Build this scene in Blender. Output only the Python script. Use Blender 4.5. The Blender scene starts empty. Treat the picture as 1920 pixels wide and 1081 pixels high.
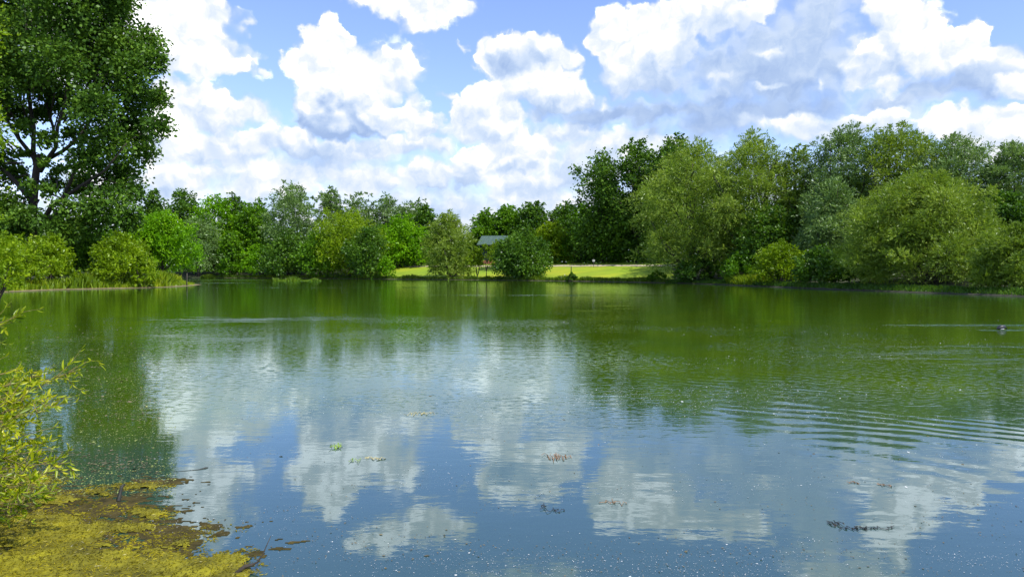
import bpy, math, random
import numpy as np
R = math.radians
C = bpy.context.scene
COL = C.collection
rng = np.random.default_rng(7)
random.seed(7)

# ------------------------------------------------------------------ camera
EYE, F, HZ, CX, CY = 2.1, 1423.0, 505.0, 960.0, 540.5
PITCH = math.atan((CY - HZ) / F)
cam = bpy.data.cameras.new("camera"); camo = bpy.data.objects.new("camera", cam); COL.objects.link(camo)
camo.location = (0, 0, EYE); camo.rotation_euler = (R(90) - PITCH, 0, 0)
cam.sensor_width = 36; cam.lens = 36 * F / 1920; cam.clip_start = .1; cam.clip_end = 9000
C.camera = camo
C.view_settings.view_transform = 'Standard'; C.view_settings.look = 'None'
C.view_settings.exposure = 0.3; C.view_settings.gamma = 1.0
C.cycles.max_bounces = 6; C.cycles.diffuse_bounces = 2; C.cycles.glossy_bounces = 3
C.cycles.transmission_bounces = 3; C.cycles.transparent_max_bounces = 4
C.cycles.sample_clamp_indirect = 4.0

# ------------------------------------------------------------------ sun
SUN = np.array([0.46, -0.40, 0.82]); SUN /= np.linalg.norm(SUN)
ld = bpy.data.lights.new("sun", 'SUN'); ld.energy = 5.0; ld.angle = R(.5); ld.color = (1, .95, .86)
lo = bpy.data.objects.new("sun", ld); COL.objects.link(lo)
from mathutils import Vector, noise as mnoise
lo.rotation_euler = Vector(SUN).to_track_quat('Z', 'Y').to_euler(); lo.location = (40, 10, 90)

# ------------------------------------------------------------------ world: sky with cumulus
def px2ang(px, py):
    dx, dy = (px - CX) / F, (CY - py) / F
    y = math.cos(PITCH) + dy * math.sin(PITCH); z = -math.sin(PITCH) + dy * math.cos(PITCH)
    return math.degrees(math.atan2(dx, y)), math.degrees(math.atan2(z, math.hypot(dx, y)))

W = bpy.data.worlds.new("World"); C.world = W; W.use_nodes = True
nt = W.node_tree; nt.nodes.clear()
class NB:
    """small node building helper"""
    def __init__(s, nt): s.nt = nt
    def n(s, t, **k):
        x = s.nt.nodes.new(t)
        for a, b in k.items(): setattr(x, a, b)
        return x
    def put(s, sock, v):
        if hasattr(v, 'is_output'): s.nt.links.new(v, sock)
        else: sock.default_value = v
    def m(s, op, a, b=0.0, c=None, clamp=False):
        x = s.n('ShaderNodeMath', operation=op, use_clamp=clamp)
        s.put(x.inputs[0], a); s.put(x.inputs[1], b)
        if c is not None: s.put(x.inputs[2], c)
        return x.outputs[0]
    def v(s, op, a, b=None, c=None, scale=None):
        x = s.n('ShaderNodeVectorMath', operation=op)
        s.put(x.inputs[0], a)
        if b is not None: s.put(x.inputs[1], b)
        if c is not None: s.put(x.inputs[2], c)
        if scale is not None: s.put(x.inputs['Scale'], scale)
        return x.outputs['Value'] if op in ('LENGTH', 'DOT_PRODUCT', 'DISTANCE') else x.outputs['Vector']
    def mr(s, x, a, b, c=0.0, d=1.0, kind='SMOOTHSTEP'):
        k = s.n('ShaderNodeMapRange', interpolation_type=kind)
        for i, q in enumerate((x, a, b, c, d)): s.put(k.inputs[i], q)
        return k.outputs[0]
    def mix(s, f, a, b, kind='FLOAT'):
        k = s.n('ShaderNodeMix', data_type=kind)
        i = {'FLOAT': (0, 2, 3, 0), 'RGBA': (0, 6, 7, 2)}[kind]
        s.put(k.inputs[i[0]], f); s.put(k.inputs[i[1]], a); s.put(k.inputs[i[2]], b)
        return k.outputs[i[3]]
    def noise(s, vec, scale, detail=4, rough=.55, dim='3D', out='Fac', dist=0.0):
        k = s.n('ShaderNodeTexNoise', noise_dimensions=dim)
        if vec is not None: s.put(k.inputs['Vector'], vec)
        k.inputs['Scale'].default_value = scale; k.inputs['Detail'].default_value = detail
        k.inputs['Roughness'].default_value = rough; k.inputs['Distortion'].default_value = dist
        return k.outputs[0] if out == 'Fac' else k.outputs[1]
    def ramp(s, f, pts, interp='LINEAR'):
        k = s.n('ShaderNodeValToRGB'); k.color_ramp.interpolation = interp
        e = k.color_ramp.elements
        while len(e) < len(pts): e.new(.5)
        for q, (p, c) in zip(e, pts): q.position = p; q.color = (*c, 1)
        s.put(k.inputs[0], f); return k.outputs[0]

B = NB(nt)
tc = B.n('ShaderNodeTexCoord'); sep = B.n('ShaderNodeSeparateXYZ')
dirn = B.v('NORMALIZE', tc.outputs['Generated']); nt.links.new(dirn, sep.inputs[0])
az = B.m('ARCTAN2', sep.outputs[0], sep.outputs[1])
el = B.m('ARCSINE', sep.outputs[2])
comb = B.n('ShaderNodeCombineXYZ')
B.put(comb.inputs[0], B.m('MULTIPLY', az, 57.2958)); B.put(comb.inputs[1], B.m('MULTIPLY', el, 57.2958))
P0 = comb.outputs[0]                                   # direction in degrees (azimuth, elevation)
# two octaves of warping give the puffs their cauliflower outline
w1 = B.v('SUBTRACT', B.noise(P0, .16, 2, .5, '2D', 'Col'), (.5, .5, .5))
w2 = B.v('SUBTRACT', B.noise(P0, .75, 4, .52, '2D', 'Col'), (.5, .5, .5))
P = B.v('MULTIPLY_ADD', w2, (1.9, 1.5, 0), B.v('MULTIPLY_ADD', w1, (3.6, 2.4, 0), P0))
# relief: billow sampled here and a little towards the light
def billow(vec):
    k = B.n('ShaderNodeTexVoronoi', voronoi_dimensions='2D', feature='SMOOTH_F1')
    B.put(k.inputs['Vector'], vec); k.inputs['Scale'].default_value = .5
    k.inputs['Detail'].default_value = 1; k.inputs['Roughness'].default_value = .5; k.inputs['Smoothness'].default_value = .6
    return k.outputs['Distance']
Pw = B.v('MULTIPLY_ADD', w2, (.9, .9, 0), P0)
b1 = billow(Pw); b2 = billow(B.v('ADD', Pw, (.16, .42, 0)))
relief = B.m('ADD', B.m('MULTIPLY', B.m('SUBTRACT', b2, b1), 1.15), B.m('MULTIPLY', B.m('SUBTRACT', B.noise(B.v('MULTIPLY', P0, (1, 1.5, 1)), .26, 4, .55, '2D'), .52), 1.6))
edge = B.m('MULTIPLY_ADD', b1, .42, -.20)

g = bpy.data.node_groups.new("cloud_puff", 'ShaderNodeTree')
for nm, tp in (('P', 'Vector'), ('S', 'Vector'), ('O', 'Vector'), ('Edge', 'Float'), ('Relief', 'Float'), ('Lo', 'Float'),
               ('Hi', 'Float'), ('Soft', 'Float'), ('Shade', 'Float'), ('Cover', 'Float')):
    g.interface.new_socket(nm, in_out='INPUT', socket_type='NodeSocket' + tp)
g.interface.new_socket('Shade', in_out='OUTPUT', socket_type='NodeSocketFloat')
g.interface.new_socket('Cover', in_out='OUTPUT', socket_type='NodeSocketFloat')
G = NB(g); gi = G.n('NodeGroupInput'); go = G.n('NodeGroupOutput'); I = gi.outputs
q = G.v('MULTIPLY_ADD', I['P'], I['S'], I['O'])
d = G.m('ADD', G.v('LENGTH', q), I['Edge'])
a = G.mr(d, G.m('SUBTRACT', 1.0, I['Soft']), 1.0, 1.0, 0.0)
a = G.m('SUBTRACT', 1.0, G.mr(d, G.m('SUBTRACT', 1.0, I['Soft']), 1.0))
vy = G.m('MULTIPLY_ADD', I['Relief'], 1.0, G.v('DOT_PRODUCT', q, (0.12, 1, 0)))
s_ = G.mr(vy, -.9, .6, I['Lo'], I['Hi'])
G.put(go.inputs[0], G.mix(a, I['Shade'], s_)); G.put(go.inputs[1], G.m('MAXIMUM', I['Cover'], a))

sky = B.n('ShaderNodeTexSky', sky_type='NISHITA'); sky.sun_disc = False
sky.sun_elevation = math.asin(SUN[2]); sky.sun_rotation = math.atan2(SUN[0], SUN[1])
sky.air_density = 1.0; sky.dust_density = .6; sky.ozone_density = 2.5
# scattered cumulus over the rest of the sky
gn = B.noise(B.v('MULTIPLY', dirn, (1, 1, 2.2)), 3.2, 7, .58)
cover0 = B.mr(gn, .50, .60); cover0 = B.m('MULTIPLY', cover0, B.mr(B.m('ABSOLUTE', B.m('SUBTRACT', B.m('MULTIPLY', az, 57.2958), 0)), 36, 42))
cover1 = B.m('MULTIPLY', B.mr(gn, .50, .60), B.mr(B.m('MULTIPLY', el, 57.2958), 23, 29))
cover = B.m('MAXIMUM', cover0, cover1)
shade = B.mr(B.m('MULTIPLY_ADD', relief, 1.0, B.noise(dirn, 5, 4)), .3, .62, .25, 1.0)
PUFFS = []
def puff(cx, cy, rx, ry, lo, hi, soft=.3): PUFFS.append((cx, cy, rx * 1.03, ry * 1.03, lo + .06, hi, min(.8, soft * 1.45)))
# low pale haze cloud along the horizon, back rows first
puff(960, 420, 1500, 110, .62, .80, .6)
puff(560, 330, 420, 80, .50, .86, .6); puff(1080, 320, 330, 80, .45, .86, .6)
puff(300, 350, 200, 60, .62, .95, .4); puff(480, 345, 120, 45, .62, .9, .4); puff(700, 345, 170, 36, .6, .92, .4)
puff(1010, 365, 190, 40, .55, .95, .4); puff(860, 395, 160, 22, .45, .7, .5)
puff(1180, 275, 190, 45, .55, 1.0, .35); puff(1090, 315, 120, 26, .35, .6, .5)
puff(960, 290, 80, 62, .7, 1.0, .25); puff(880, 320, 80, 45, .4, 1.0, .25); puff(990, 345, 90, 30, .5, .92, .3)
puff(800, 335, 70, 35, .5, .95, .3); puff(900, 305, 95, 34, .3, 1.0, .25)
puff(1060, 245, 110, 34, .5, .9, .45); puff(930, 215, 60, 42, .6, 1.0, .2); puff(860, 215, 34, 40, .6, 1.0, .2); puff(895, 245, 90, 34, .55, .9, .4)
puff(640, 290, 170, 40, .35, .85, .4); puff(760, 275, 100, 30, .5, .9, .4)
# left stack
puff(330, 60, 150, 95, .74, .96, .2); puff(395, 118, 85, 34, .8, 1.0, .2); puff(170, 80, 180, 120, .6, .95, .3)
puff(330, 200, 80, 60, .75, 1.0, .25); puff(410, 215, 90, 55, .7, .98, .3); puff(460, 205, 55, 22, .7, .9, .5)
puff(320, 265, 150, 60, .6, 1.0, .3); puff(440, 270, 95, 44, .45, 1.0, .25); puff(560, 215, 22, 34, .8, 1.0, .25); puff(550, 262, 68, 36, .4, 1.0, .22)
puff(330, 330, 120, 36, .55, .98, .35)
# the tall central cloud
puff(725, 130, 75, 62, .7, 1.0, .35); puff(745, 105, 34, 34, .8, 1.0, .4); puff(785, 190, 26, 38, .7, .9, .6); puff(595, 130, 60, 55, .8, 1.0, .2)
puff(612, 78, 36, 44, .9, 1.0, .14); puff(560, 118, 28, 26, .85, 1.0, .2); puff(640, 160, 95, 75, .8, 1.0, .16)
puff(650, 210, 110, 62, -.15, .95, .16); puff(740, 222, 84, 34, .5, 1.0, .2); puff(790, 240, 34, 26, .6, 1.0, .2)
# top centre
puff(720, 10, 75, 40, .85, 1.0, .25); puff(790, 26, 90, 40, .8, 1.0, .3); puff(870, 18, 45, 26, .8, 1.0, .35); puff(872, 84, 13, 12, .7, .9, .6); puff(492, 135, 18, 10, .6, .8, .7)
# round cloud with a grey heart
puff(850, 180, 44, 12, .6, .9, .5); puff(925, 165, 60, 42, .75, 1.0, .2); puff(1030, 170, 85, 44, .6, 1.0, .2); puff(980, 105, 80, 60, .85, 1.0, .14)
puff(972, 116, 56, 36, .02, .50, .6)
# big right-hand cloud and its grey belly
puff(1330, 30, 100, 50, .7, 1.0, .25); puff(1420, 20, 62, 30, .9, 1.0, .2); puff(1165, 75, 82, 66, .8, 1.0, .14); puff(1245, 70, 66, 66, .8, 1.0, .2); puff(1205, 130, 95, 60, .5, .98, .3)
puff(1450, 120, 300, 125, .10, .42, .45); puff(1530, 30, 120, 90, .30, .52, .5); puff(1200, 205, 320, 34, -.12, .20, .45); puff(1430, 220, 320, 60, -.12, .18, .5)
puff(1150, 190, 30, 18, .7, .9, .6); puff(1430, 95, 34, 14, .5, .85, .7); puff(1340, 140, 40, 18, .5, .78, .7); puff(1430, 155, 40, 10, .5, .85, .7); puff(1548, 160, 14, 28, .5, .85, .7)
puff(1700, 40, 90, 90, .55, 1.0, .2); puff(1640, 110, 64, 60, .5, 1.0, .25); puff(1740, 60, 60, 60, .8, 1.0, .2); puff(1760, 110, 90, 60, .6, 1.0, .2)
puff(1830, 75, 50, 44, .8, 1.0, .16); puff(1870, 125, 90, 50, .7, 1.0, .2); puff(1740, 178, 200, 40, -.08, .38, .4); puff(1850, 145, 70, 32, .22, .5, .5); puff(1660, 160, 60, 24, .4, .9, .4)
puff(1560, 235, 230, 34, .55, .9, .45); puff(1640, 215, 110, 20, .6, 1.0, .4); puff(1480, 235, 70, 24, .6, 1.0, .4)
puff(1880, 225, 70, 40, .6, 1.0, .25); puff(1800, 250, 90, 42, .7, 1.0, .25); puff(1900, 170, 60, 26, .6, 1.0, .3); puff(1860, 275, 150, 40, .6, .95, .3); puff(2010, 200, 90, 80, .5, 1.0, .3)
# outside the picture
puff(80, -90, 200, 80, .5, 1.0, .3); puff(1000, -120, 160, 60, .5, 1.0, .3); puff(1600, -70, 120, 60, .6, 1.0, .3); puff(2150, -20, 120, 90, .5, 1.0, .3); puff(-150, 230, 200, 120, .5, 1.0, .3)
for (cx, cy, rx, ry, lo_, hi_, soft) in PUFFS:
    a0, e0 = px2ang(cx, cy); a1, _ = px2ang(cx + rx, cy); _, e1 = px2ang(cx, cy - ry)
    sx, sy = 1 / abs(a1 - a0) / 1.12, 1 / abs(e1 - e0) / 1.12
    k = B.n('ShaderNodeGroup', node_tree=g)
    for nm, v_ in (('P', P), ('S', (sx, sy, 0)), ('O', (-a0 * sx, -e0 * sy, 0)), ('Edge', edge), ('Relief', relief), ('Lo', lo_), ('Hi', hi_),
                   ('Soft', soft), ('Shade', shade), ('Cover', cover)): B.put(k.inputs[nm], v_)
    shade, cover = k.outputs[0], k.outputs[1]
SKYK = 0.10
# fine folds in the cloud tops: noise compared with itself a little towards the light
Pf = B.v('MULTIPLY_ADD', w2, (1.4, 1.4, 0), P0)
def folds(off, sc): return B.m('SUBTRACT', B.noise(B.v('ADD', Pf, off), sc, 5, .56, '2D'), B.noise(Pf, sc, 5, .56, '2D'))
fold = B.m('ADD', B.m('MULTIPLY', folds((.30, .75, 0), .36), 1.15), -.02)
shade = B.m('ADD', shade, B.m('MINIMUM', fold, .10))
ccol = B.ramp(shade, [(0, (3.1, 4.3, 6.8)), (.3, (4.1, 5.3, 7.5)), (.58, (5.5, 6.5, 8.1)), (.80, (7.2, 7.7, 8.5)), (.93, (8.6, 8.7, 9.0)), (1.0, (13.5, 13.5, 13.7))])
skyc = B.n('ShaderNodeMix', data_type='RGBA', blend_type='MULTIPLY'); skyc.inputs[0].default_value = 1
nt.links.new(sky.outputs[0], skyc.inputs[6]); skyc.inputs[7].default_value = (1.72, 1.68, 2.0, 1)
hz = B.mr(B.m('MULTIPLY', el, 57.2958), 0, 9, .55, 0.0)
bluec = B.mix(hz, skyc.outputs[2], (6.0, 6.7, 8.2, 1), 'RGBA')
final = B.mix(cover, bluec, ccol, 'RGBA')
bg = B.n('ShaderNodeBackground'); bg.inputs['Strength'].default_value = SKYK
nt.links.new(final, bg.inputs[0]); wo = B.n('ShaderNodeOutputWorld'); nt.links.new(bg.outputs[0], wo.inputs[0])
W.cycles.sampling_method = 'MANUAL'; W.cycles.sample_map_resolution = 512

# ------------------------------------------------------------------ helpers
def X(px, D): return (px - CX) / F * D
def Z(py, D): return EYE + (HZ - py) / F * D
def tag(o, label=None, cat=None, group=None, kind=None):
    for k, v_ in (('label', label), ('category', cat), ('group', group), ('kind', kind)):
        if v_: o[k] = v_
    return o
def mesh_np(name, V, Fq, mat, parent=None, smooth=False, loc=None):
    """V (n,3), Fq (m,k) index array or list of lists"""
    me = bpy.data.meshes.new(name); V = np.asarray(V, dtype=np.float32)
    if isinstance(Fq, np.ndarray):
        m, k = Fq.shape
        me.vertices.add(len(V)); me.vertices.foreach_set('co', V.ravel())
        me.loops.add(m * k); me.loops.foreach_set('vertex_index', Fq.astype(np.int32).ravel())
        me.polygons.add(m); me.polygons.foreach_set('loop_start', np.arange(0, m * k, k, dtype=np.int32))
        me.update(calc_edges=True)
    else: me.from_pydata([tuple(v_) for v_ in V], [], Fq); me.update()
    if smooth: me.polygons.foreach_set('use_smooth', [True] * len(me.polygons))
    me.materials.append(mat)
    o = bpy.data.objects.new(name, me); COL.objects.link(o)
    if parent is not None: o.parent = parent
    if loc is not None: o.location = loc
    return o
def empty(name, loc):
    o = bpy.data.objects.new(name, None); COL.objects.link(o); o.location = loc; o.empty_display_size = .3; return o
def unit(a): return a / np.maximum(np.linalg.norm(a, axis=-1, keepdims=True), 1e-9)

class MB:
    """mesh buffer for tubes and boxes"""
    def __init__(s): s.V = []; s.F = []
    def tube(s, pts, rad, sides=7, cap=True):
        pts = [Vector(p) for p in pts]; b = len(s.V); n = len(pts)
        for i, p in enumerate(pts):
            t = (pts[min(i + 1, n - 1)] - pts[max(i - 1, 0)]).normalized()
            u = t.cross(Vector((0.3, 1, 0.1))).normalized(); w = t.cross(u)
            for k in range(sides):
                an = 2 * math.pi * k / sides; s.V.append(p + (u * math.cos(an) + w * math.sin(an)) * rad[i])
        for i in range(n - 1):
            for k in range(sides):
                a_, b_ = b + i * sides + k, b + i * sides + (k + 1) % sides
                s.F.append([a_, b_, b_ + sides, a_ + sides])
        if cap:
            s.F.append([b + k for k in range(sides)][::-1]); s.F.append([b + (n - 1) * sides + k for k in range(sides)])
    def box(s, c, sz, rz=0.0):
        b = len(s.V); cs, sn = math.cos(rz), math.sin(rz)
        for z in (-.5, .5):
            for x, y in ((-.5, -.5), (.5, -.5), (.5, .5), (-.5, .5)):
                x_, y_ = x * sz[0], y * sz[1]
                s.V.append(Vector((c[0] + x_ * cs - y_ * sn, c[1] + x_ * sn + y_ * cs, c[2] + z * sz[2])))
        for f in ((3, 2, 1, 0), (4, 5, 6, 7), (0, 1, 5, 4), (1, 2, 6, 5), (2, 3, 7, 6), (3, 0, 4, 7)): s.F.append([b + i for i in f])
    def build(s, name, mat, parent=None, smooth=True): return mesh_np(name, np.array([tuple(v_) for v_ in s.V]), s.F, mat, parent, smooth)

# ------------------------------------------------------------------ materials
def new_mat(name):
    m = bpy.data.materials.new(name); m.use_nodes = True; m.node_tree.nodes.clear(); return m, NB(m.node_tree)
def finish(nb, sh):
    o = nb.n('ShaderNodeOutputMaterial'); nb.nt.links.new(sh, o.inputs[0])
def leaf_mat(name, cols, trans=.35, gloss=.05, rough=.4, patch=.25):
    """cols: dark, mid, light; random per leaf, drifting through the crown"""
    m, nb = new_mat(name)
    ge = nb.n('ShaderNodeNewGeometry'); tcn = nb.n('ShaderNodeTexCoord')
    f = nb.m('ADD', nb.m('MULTIPLY', ge.outputs['Random Per Island'], .6), nb.m('MULTIPLY_ADD', nb.noise(tcn.outputs['Object'], patch, 2), 1.6, -.62))
    c = nb.ramp(f, [(0, cols[0]), (.5, cols[1]), (1, cols[2])])
    df = nb.n('ShaderNodeBsdfDiffuse'); nb.put(df.inputs[0], c)
    tr = nb.n('ShaderNodeBsdfTranslucent'); nb.put(tr.inputs[0], nb.v('MULTIPLY', c, (1.25, 1.25, .7)))
    gl = nb.n('ShaderNodeBsdfGlossy'); gl.inputs['Roughness'].default_value = rough; gl.inputs[0].default_value = (.8, .85, .9, 1)
    m1 = nb.n('ShaderNodeMixShader'); m1.inputs[0].default_value = trans; nb.put(m1.inputs[1], df.outputs[0]); nb.put(m1.inputs[2], tr.outputs[0])
    m2 = nb.n('ShaderNodeMixShader'); m2.inputs[0].default_value = gloss; nb.put(m2.inputs[1], m1.outputs[0]); nb.put(m2.inputs[2], gl.outputs[0])
    finish(nb, m2.outputs[0]); return m
def simple_mat(name, c1, c2, scale=3, rough=.8, bump=.0, stretch=(1, 1, 1), detail=5):
    m, nb = new_mat(name); tcn = nb.n('ShaderNodeTexCoord')
    v_ = nb.v('MULTIPLY', tcn.outputs['Object'], stretch)
    nz = nb.noise(v_, scale, detail, .6)
    p = nb.n('ShaderNodeBsdfPrincipled'); p.inputs['Roughness'].default_value = rough
    nb.put(p.inputs['Base Color'], nb.ramp(nz, [(.3, c1), (.7, c2)]))
    if bump:
        b_ = nb.n('ShaderNodeBump'); b_.inputs['Distance'].default_value = bump; nb.put(b_.inputs['Height'], nz); nb.put(p.inputs['Normal'], b_.outputs[0])
    finish(nb, p.outputs[0]); return m

LM = {
 'poplar':   leaf_mat('poplar_leaves', [(.022, .060, .007), (.068, .150, .014), (.150, .270, .026)], .30, .012, .4),
 'broad':    leaf_mat('broad_leaves', [(.045, .120, .004), (.090, .215, .006), (.165, .320, .010)], .4, .015),
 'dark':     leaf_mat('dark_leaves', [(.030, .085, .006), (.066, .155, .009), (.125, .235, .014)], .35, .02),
 'bright':   leaf_mat('bright_leaves', [(.075, .200, .003), (.140, .330, .005), (.240, .430, .010)], .4, .01),
 'willow':   leaf_mat('willow_leaves', [(.090, .160, .011), (.185, .285, .024), (.330, .430, .060)], .4, .025),
 'grey':     leaf_mat('grey_willow_leaves', [(.068, .130, .030), (.135, .235, .052), (.235, .350, .105)], .35, .03),
 'yellow':   leaf_mat('yellow_green_leaves', [(.090, .165, .003), (.175, .290, .005), (.310, .420, .010)], .4, .015),
 'near':     leaf_mat('near_willow_leaves', [(.070, .140, .002), (.300, .380, .004), (.600, .570, .014)], .45, .03, .4, 2.0),
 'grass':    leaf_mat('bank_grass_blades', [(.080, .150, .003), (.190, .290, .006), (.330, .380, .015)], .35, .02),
 'grassdk':  leaf_mat('dark_grass_blades', [(.035, .085, .004), (.095, .175, .006), (.200, .270, .012)], .35, .02),  # darker green blade colours than the bank grass
}
BARK = simple_mat('bark', (.018, .014, .010), (.060, .048, .034), 6, .9, .03, (1, 1, .25))
GREYBARK = simple_mat('grey_bark', (.025, .022, .016), (.075, .066, .05), 6, .9, .03, (1, 1, .25))

# ------------------------------------------------------------------ terrain
shore_px = [(-60, 68), (0, 70), (70, 76), (130, 80), (220, 84), (300, 89), (345, 96), (372, 104), (350, 112), (290, 118), (200, 130), (150, 150), (170, 172),
            (300, 186), (420, 190), (500, 184), (600, 176), (740, 164), (830, 157), (900, 153), (960, 147), (1030, 141), (1130, 132), (1240, 121), (1330, 109), (1420, 95),
            (1560, 80), (1700, 70), (1850, 62), (1960, 57), (2300, 46)]
poly = [(X(p, D), D) for p, D in shore_px]
poly += [(50, 22), (38, 6), (14, 3.2), (4, 3.0), (-2.5, 3.2), (-4.6, 4.3), (-7.6, 7.5), (-10, 11), (-23.0, 29.5), (-37, 48), (-45.5, 62)]
poly = np.array(poly)
for _ in range(2):
    nx = np.roll(poly, -1, 0); poly = np.stack([.75 * poly + .25 * nx, .25 * poly + .75 * nx], 1).reshape(-1, 2)
PA, PB = poly, np.roll(poly, -1, 0)
def sdist(x, y):
    """distance from the shoreline: positive on land, negative on the lake"""
    x = np.atleast_1d(np.asarray(x, float)); y = np.atleast_1d(np.asarray(y, float)); sh = x.shape
    p = np.stack([x.ravel(), y.ravel()], 1); best = np.full(len(p), 1e9); inside = np.zeros(len(p), bool)
    for a_, b_ in zip(PA, PB):
        ab = b_ - a_; t = np.clip(((p - a_) @ ab) / (ab @ ab + 1e-12), 0, 1)
        dd = np.hypot(*(p - a_ - t[:, None] * ab).T); best = np.minimum(best, dd)
        c_ = ((a_[1] > p[:, 1]) != (b_[1] > p[:, 1])) & (p[:, 0] < (b_[0] - a_[0]) * (p[:, 1] - a_[1]) / (b_[1] - a_[1] + 1e-12) + a_[0])
        inside ^= c_
    return np.where(inside, -best, best).reshape(sh)
def sst(x, a_, b_):
    t = np.clip((x - a_) / (b_ - a_), 0, 1); return t * t * (3 - 2 * t)
def ground_h(x, y):
    x = np.atleast_1d(np.asarray(x, float)); y = np.atleast_1d(np.asarray(y, float))
    d = sdist(x, y); px = CX + F * x / np.maximum(y, 1)
    lawn = sst(px, 560, 740) * (1 - sst(px, 1260, 1420)) * sst(y, 100, 118)
    right = sst(px, 1260, 1420) * sst(y, 5, 40)
    low = .45 * sst(d, 0, 2) + .9 * sst(d, 1, 12)
    hl = .22 * sst(d, 0, .8) + 3.15 * sst(d, 1.0, 25)
    hr = .3 * sst(d, 0, 1) + 2.1 * sst(d, 1, 22)
    h = low * (1 - lawn) * (1 - right) + hl * lawn + hr * right * (1 - lawn)
    h = np.where(d > 0, h + .02, np.maximum(-.05 + d * .28, -2.2))
    far = sst(d, 40, 120); h = h * (1 - far) + 3.4 * far
    n_ = .06 * np.sin(x * .9 + 1.3 * np.sin(y * .31)) * np.cos(y * .7 + x * .13) * sst(d, .5, 5)
    return h + n_
def axis(a_, b_, st, lo_, hi_):
    c_ = np.arange(a_, b_ + .01, st); gl, gh = [], []
    s_ = st; v_ = a_
    while v_ > lo_: s_ *= 1.35; v_ -= s_; gl.append(v_)
    s_ = st; v_ = b_
    while v_ < hi_: s_ *= 1.35; v_ += s_; gh.append(v_)
    return np.array(gl[::-1] + list(c_) + gh)
gx, gy = axis(-125, 125, 1.0, -3000, 3000), axis(-14, 215, 1.0, -1500, 5000)
GX, GY = np.meshgrid(gx, gy); GH = ground_h(GX.ravel(), GY.ravel()).reshape(GX.shape)
nxg = len(gx); idx = np.arange(GX.size).reshape(GX.shape)
quads = np.stack([idx[:-1, :-1], idx[:-1, 1:], idx[1:, 1:], idx[1:, :-1]], -1).reshape(-1, 4)
GROUND = simple_mat('woodland_floor', (.012, .016, .006), (.045, .060, .014), .8, .95, .05, detail=8)
o = mesh_np('ground', np.stack([GX.ravel(), GY.ravel(), GH.ravel()], 1), quads, GROUND, smooth=True); tag(o, kind='structure')
# mown lawn laid over the bank
m, nb = new_mat('mown_lawn'); tcn = nb.n('ShaderNodeTexCoord')
big = nb.noise(nb.v('MULTIPLY', tcn.outputs['Object'], (.5, 1, 1)), .10, 3, .55); fine = nb.noise(tcn.outputs['Object'], 3.5, 6, .7)
c1 = nb.ramp(big, [(.36, (.17, .28, .002)), (.52, (.24, .34, .003)), (.66, (.36, .38, .005))])
p = nb.n('ShaderNodeBsdfPrincipled'); p.inputs['Roughness'].default_value = .9
nb.put(p.inputs['Base Color'], nb.mix(nb.m('ADD', nb.mr(fine, .3, .7, 0, .45), nb.mr(nb.noise(nb.v('MULTIPLY', tcn.outputs['Object'], (.12, .9, 1)), .8, 3), .48, .66, 0, .35)), c1, (.14, .20, .005, 1), 'RGBA'))  # fine grass mottling, plus shadow bands painted in as stretched darker streaks
b_ = nb.n('ShaderNodeBump'); b_.inputs['Distance'].default_value = .06; nb.put(b_.inputs['Height'], fine); nb.put(p.inputs['Normal'], b_.outputs[0])
finish(nb, p.outputs[0]); LAWN = m
cx_ = GX.ravel()[quads].mean(1); cy_ = GY.ravel()[quads].mean(1); cd = sdist(cx_, cy_); cpx = CX + F * cx_ / np.maximum(cy_, 1)
sel = (cd > .7) & (cpx > 690) & (cpx < 1262) & (cy_ > 112) & (cd < 27)
lq = quads[sel]; used, inv = np.unique(lq, return_inverse=True)
LV = np.stack([GX.ravel()[used], GY.ravel()[used], GH.ravel()[used] + .035], 1)
o = mesh_np('lawn', LV, inv.reshape(-1, 4), LAWN, smooth=True); tag(o, kind='structure')
# gravel path along the top of the bank
def strip(name, pxs, d0, d1, mat, lift):
    V, Fq = [], []
    for i, (px, _) in enumerate(pxs):
        Ds = np.linspace(105, 205, 400); xs = X(px, Ds); dd = sdist(xs, Ds)
        j = np.argmin(np.abs(dd - d0) + (dd < 0) * 99); k = np.argmin(np.abs(dd - d1) + (dd < 0) * 99)
        for q_ in (j, k):
            x_, y_ = xs[q_], Ds[q_]; V.append((x_, y_, float(ground_h(x_, y_)[0]) + lift))
        if i: b = 2 * i; Fq.append([b - 2, b, b + 1, b - 1])
    return tag(mesh_np(name, np.array(V), Fq, mat), kind='structure')
strip('path', [(p_, 0) for p_ in range(715, 1275, 12)], 17.5, 19.3, simple_mat('gravel', (.30, .26, .16), (.5, .44, .30), 2, .9), .09)

# ------------------------------------------------------------------ water
m, nb = new_mat('lake_water'); tcn = nb.n('ShaderNodeTexCoord'); O = tcn.outputs['Object']
sp = nb.n('ShaderNodeSeparateXYZ'); nb.put(sp.inputs[0], O)
def blob(cx, cy, rx, ry):
    return nb.mr(nb.v('LENGTH', nb.v('MULTIPLY', nb.v('SUBTRACT', O, (cx, cy, 0)), (1 / rx, 1 / ry, 0))), .35, 1.1, 1.0, 0.0)
wob = nb.noise(O, .09, 3, .6)
small = nb.noise(nb.v('MULTIPLY', O, (.8, 1.2, 1)), 5.0, 3, .6)
med = nb.noise(nb.v('MULTIPLY', O, (.55, 1.3, 1)), 1.3, 3, .55)
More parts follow.
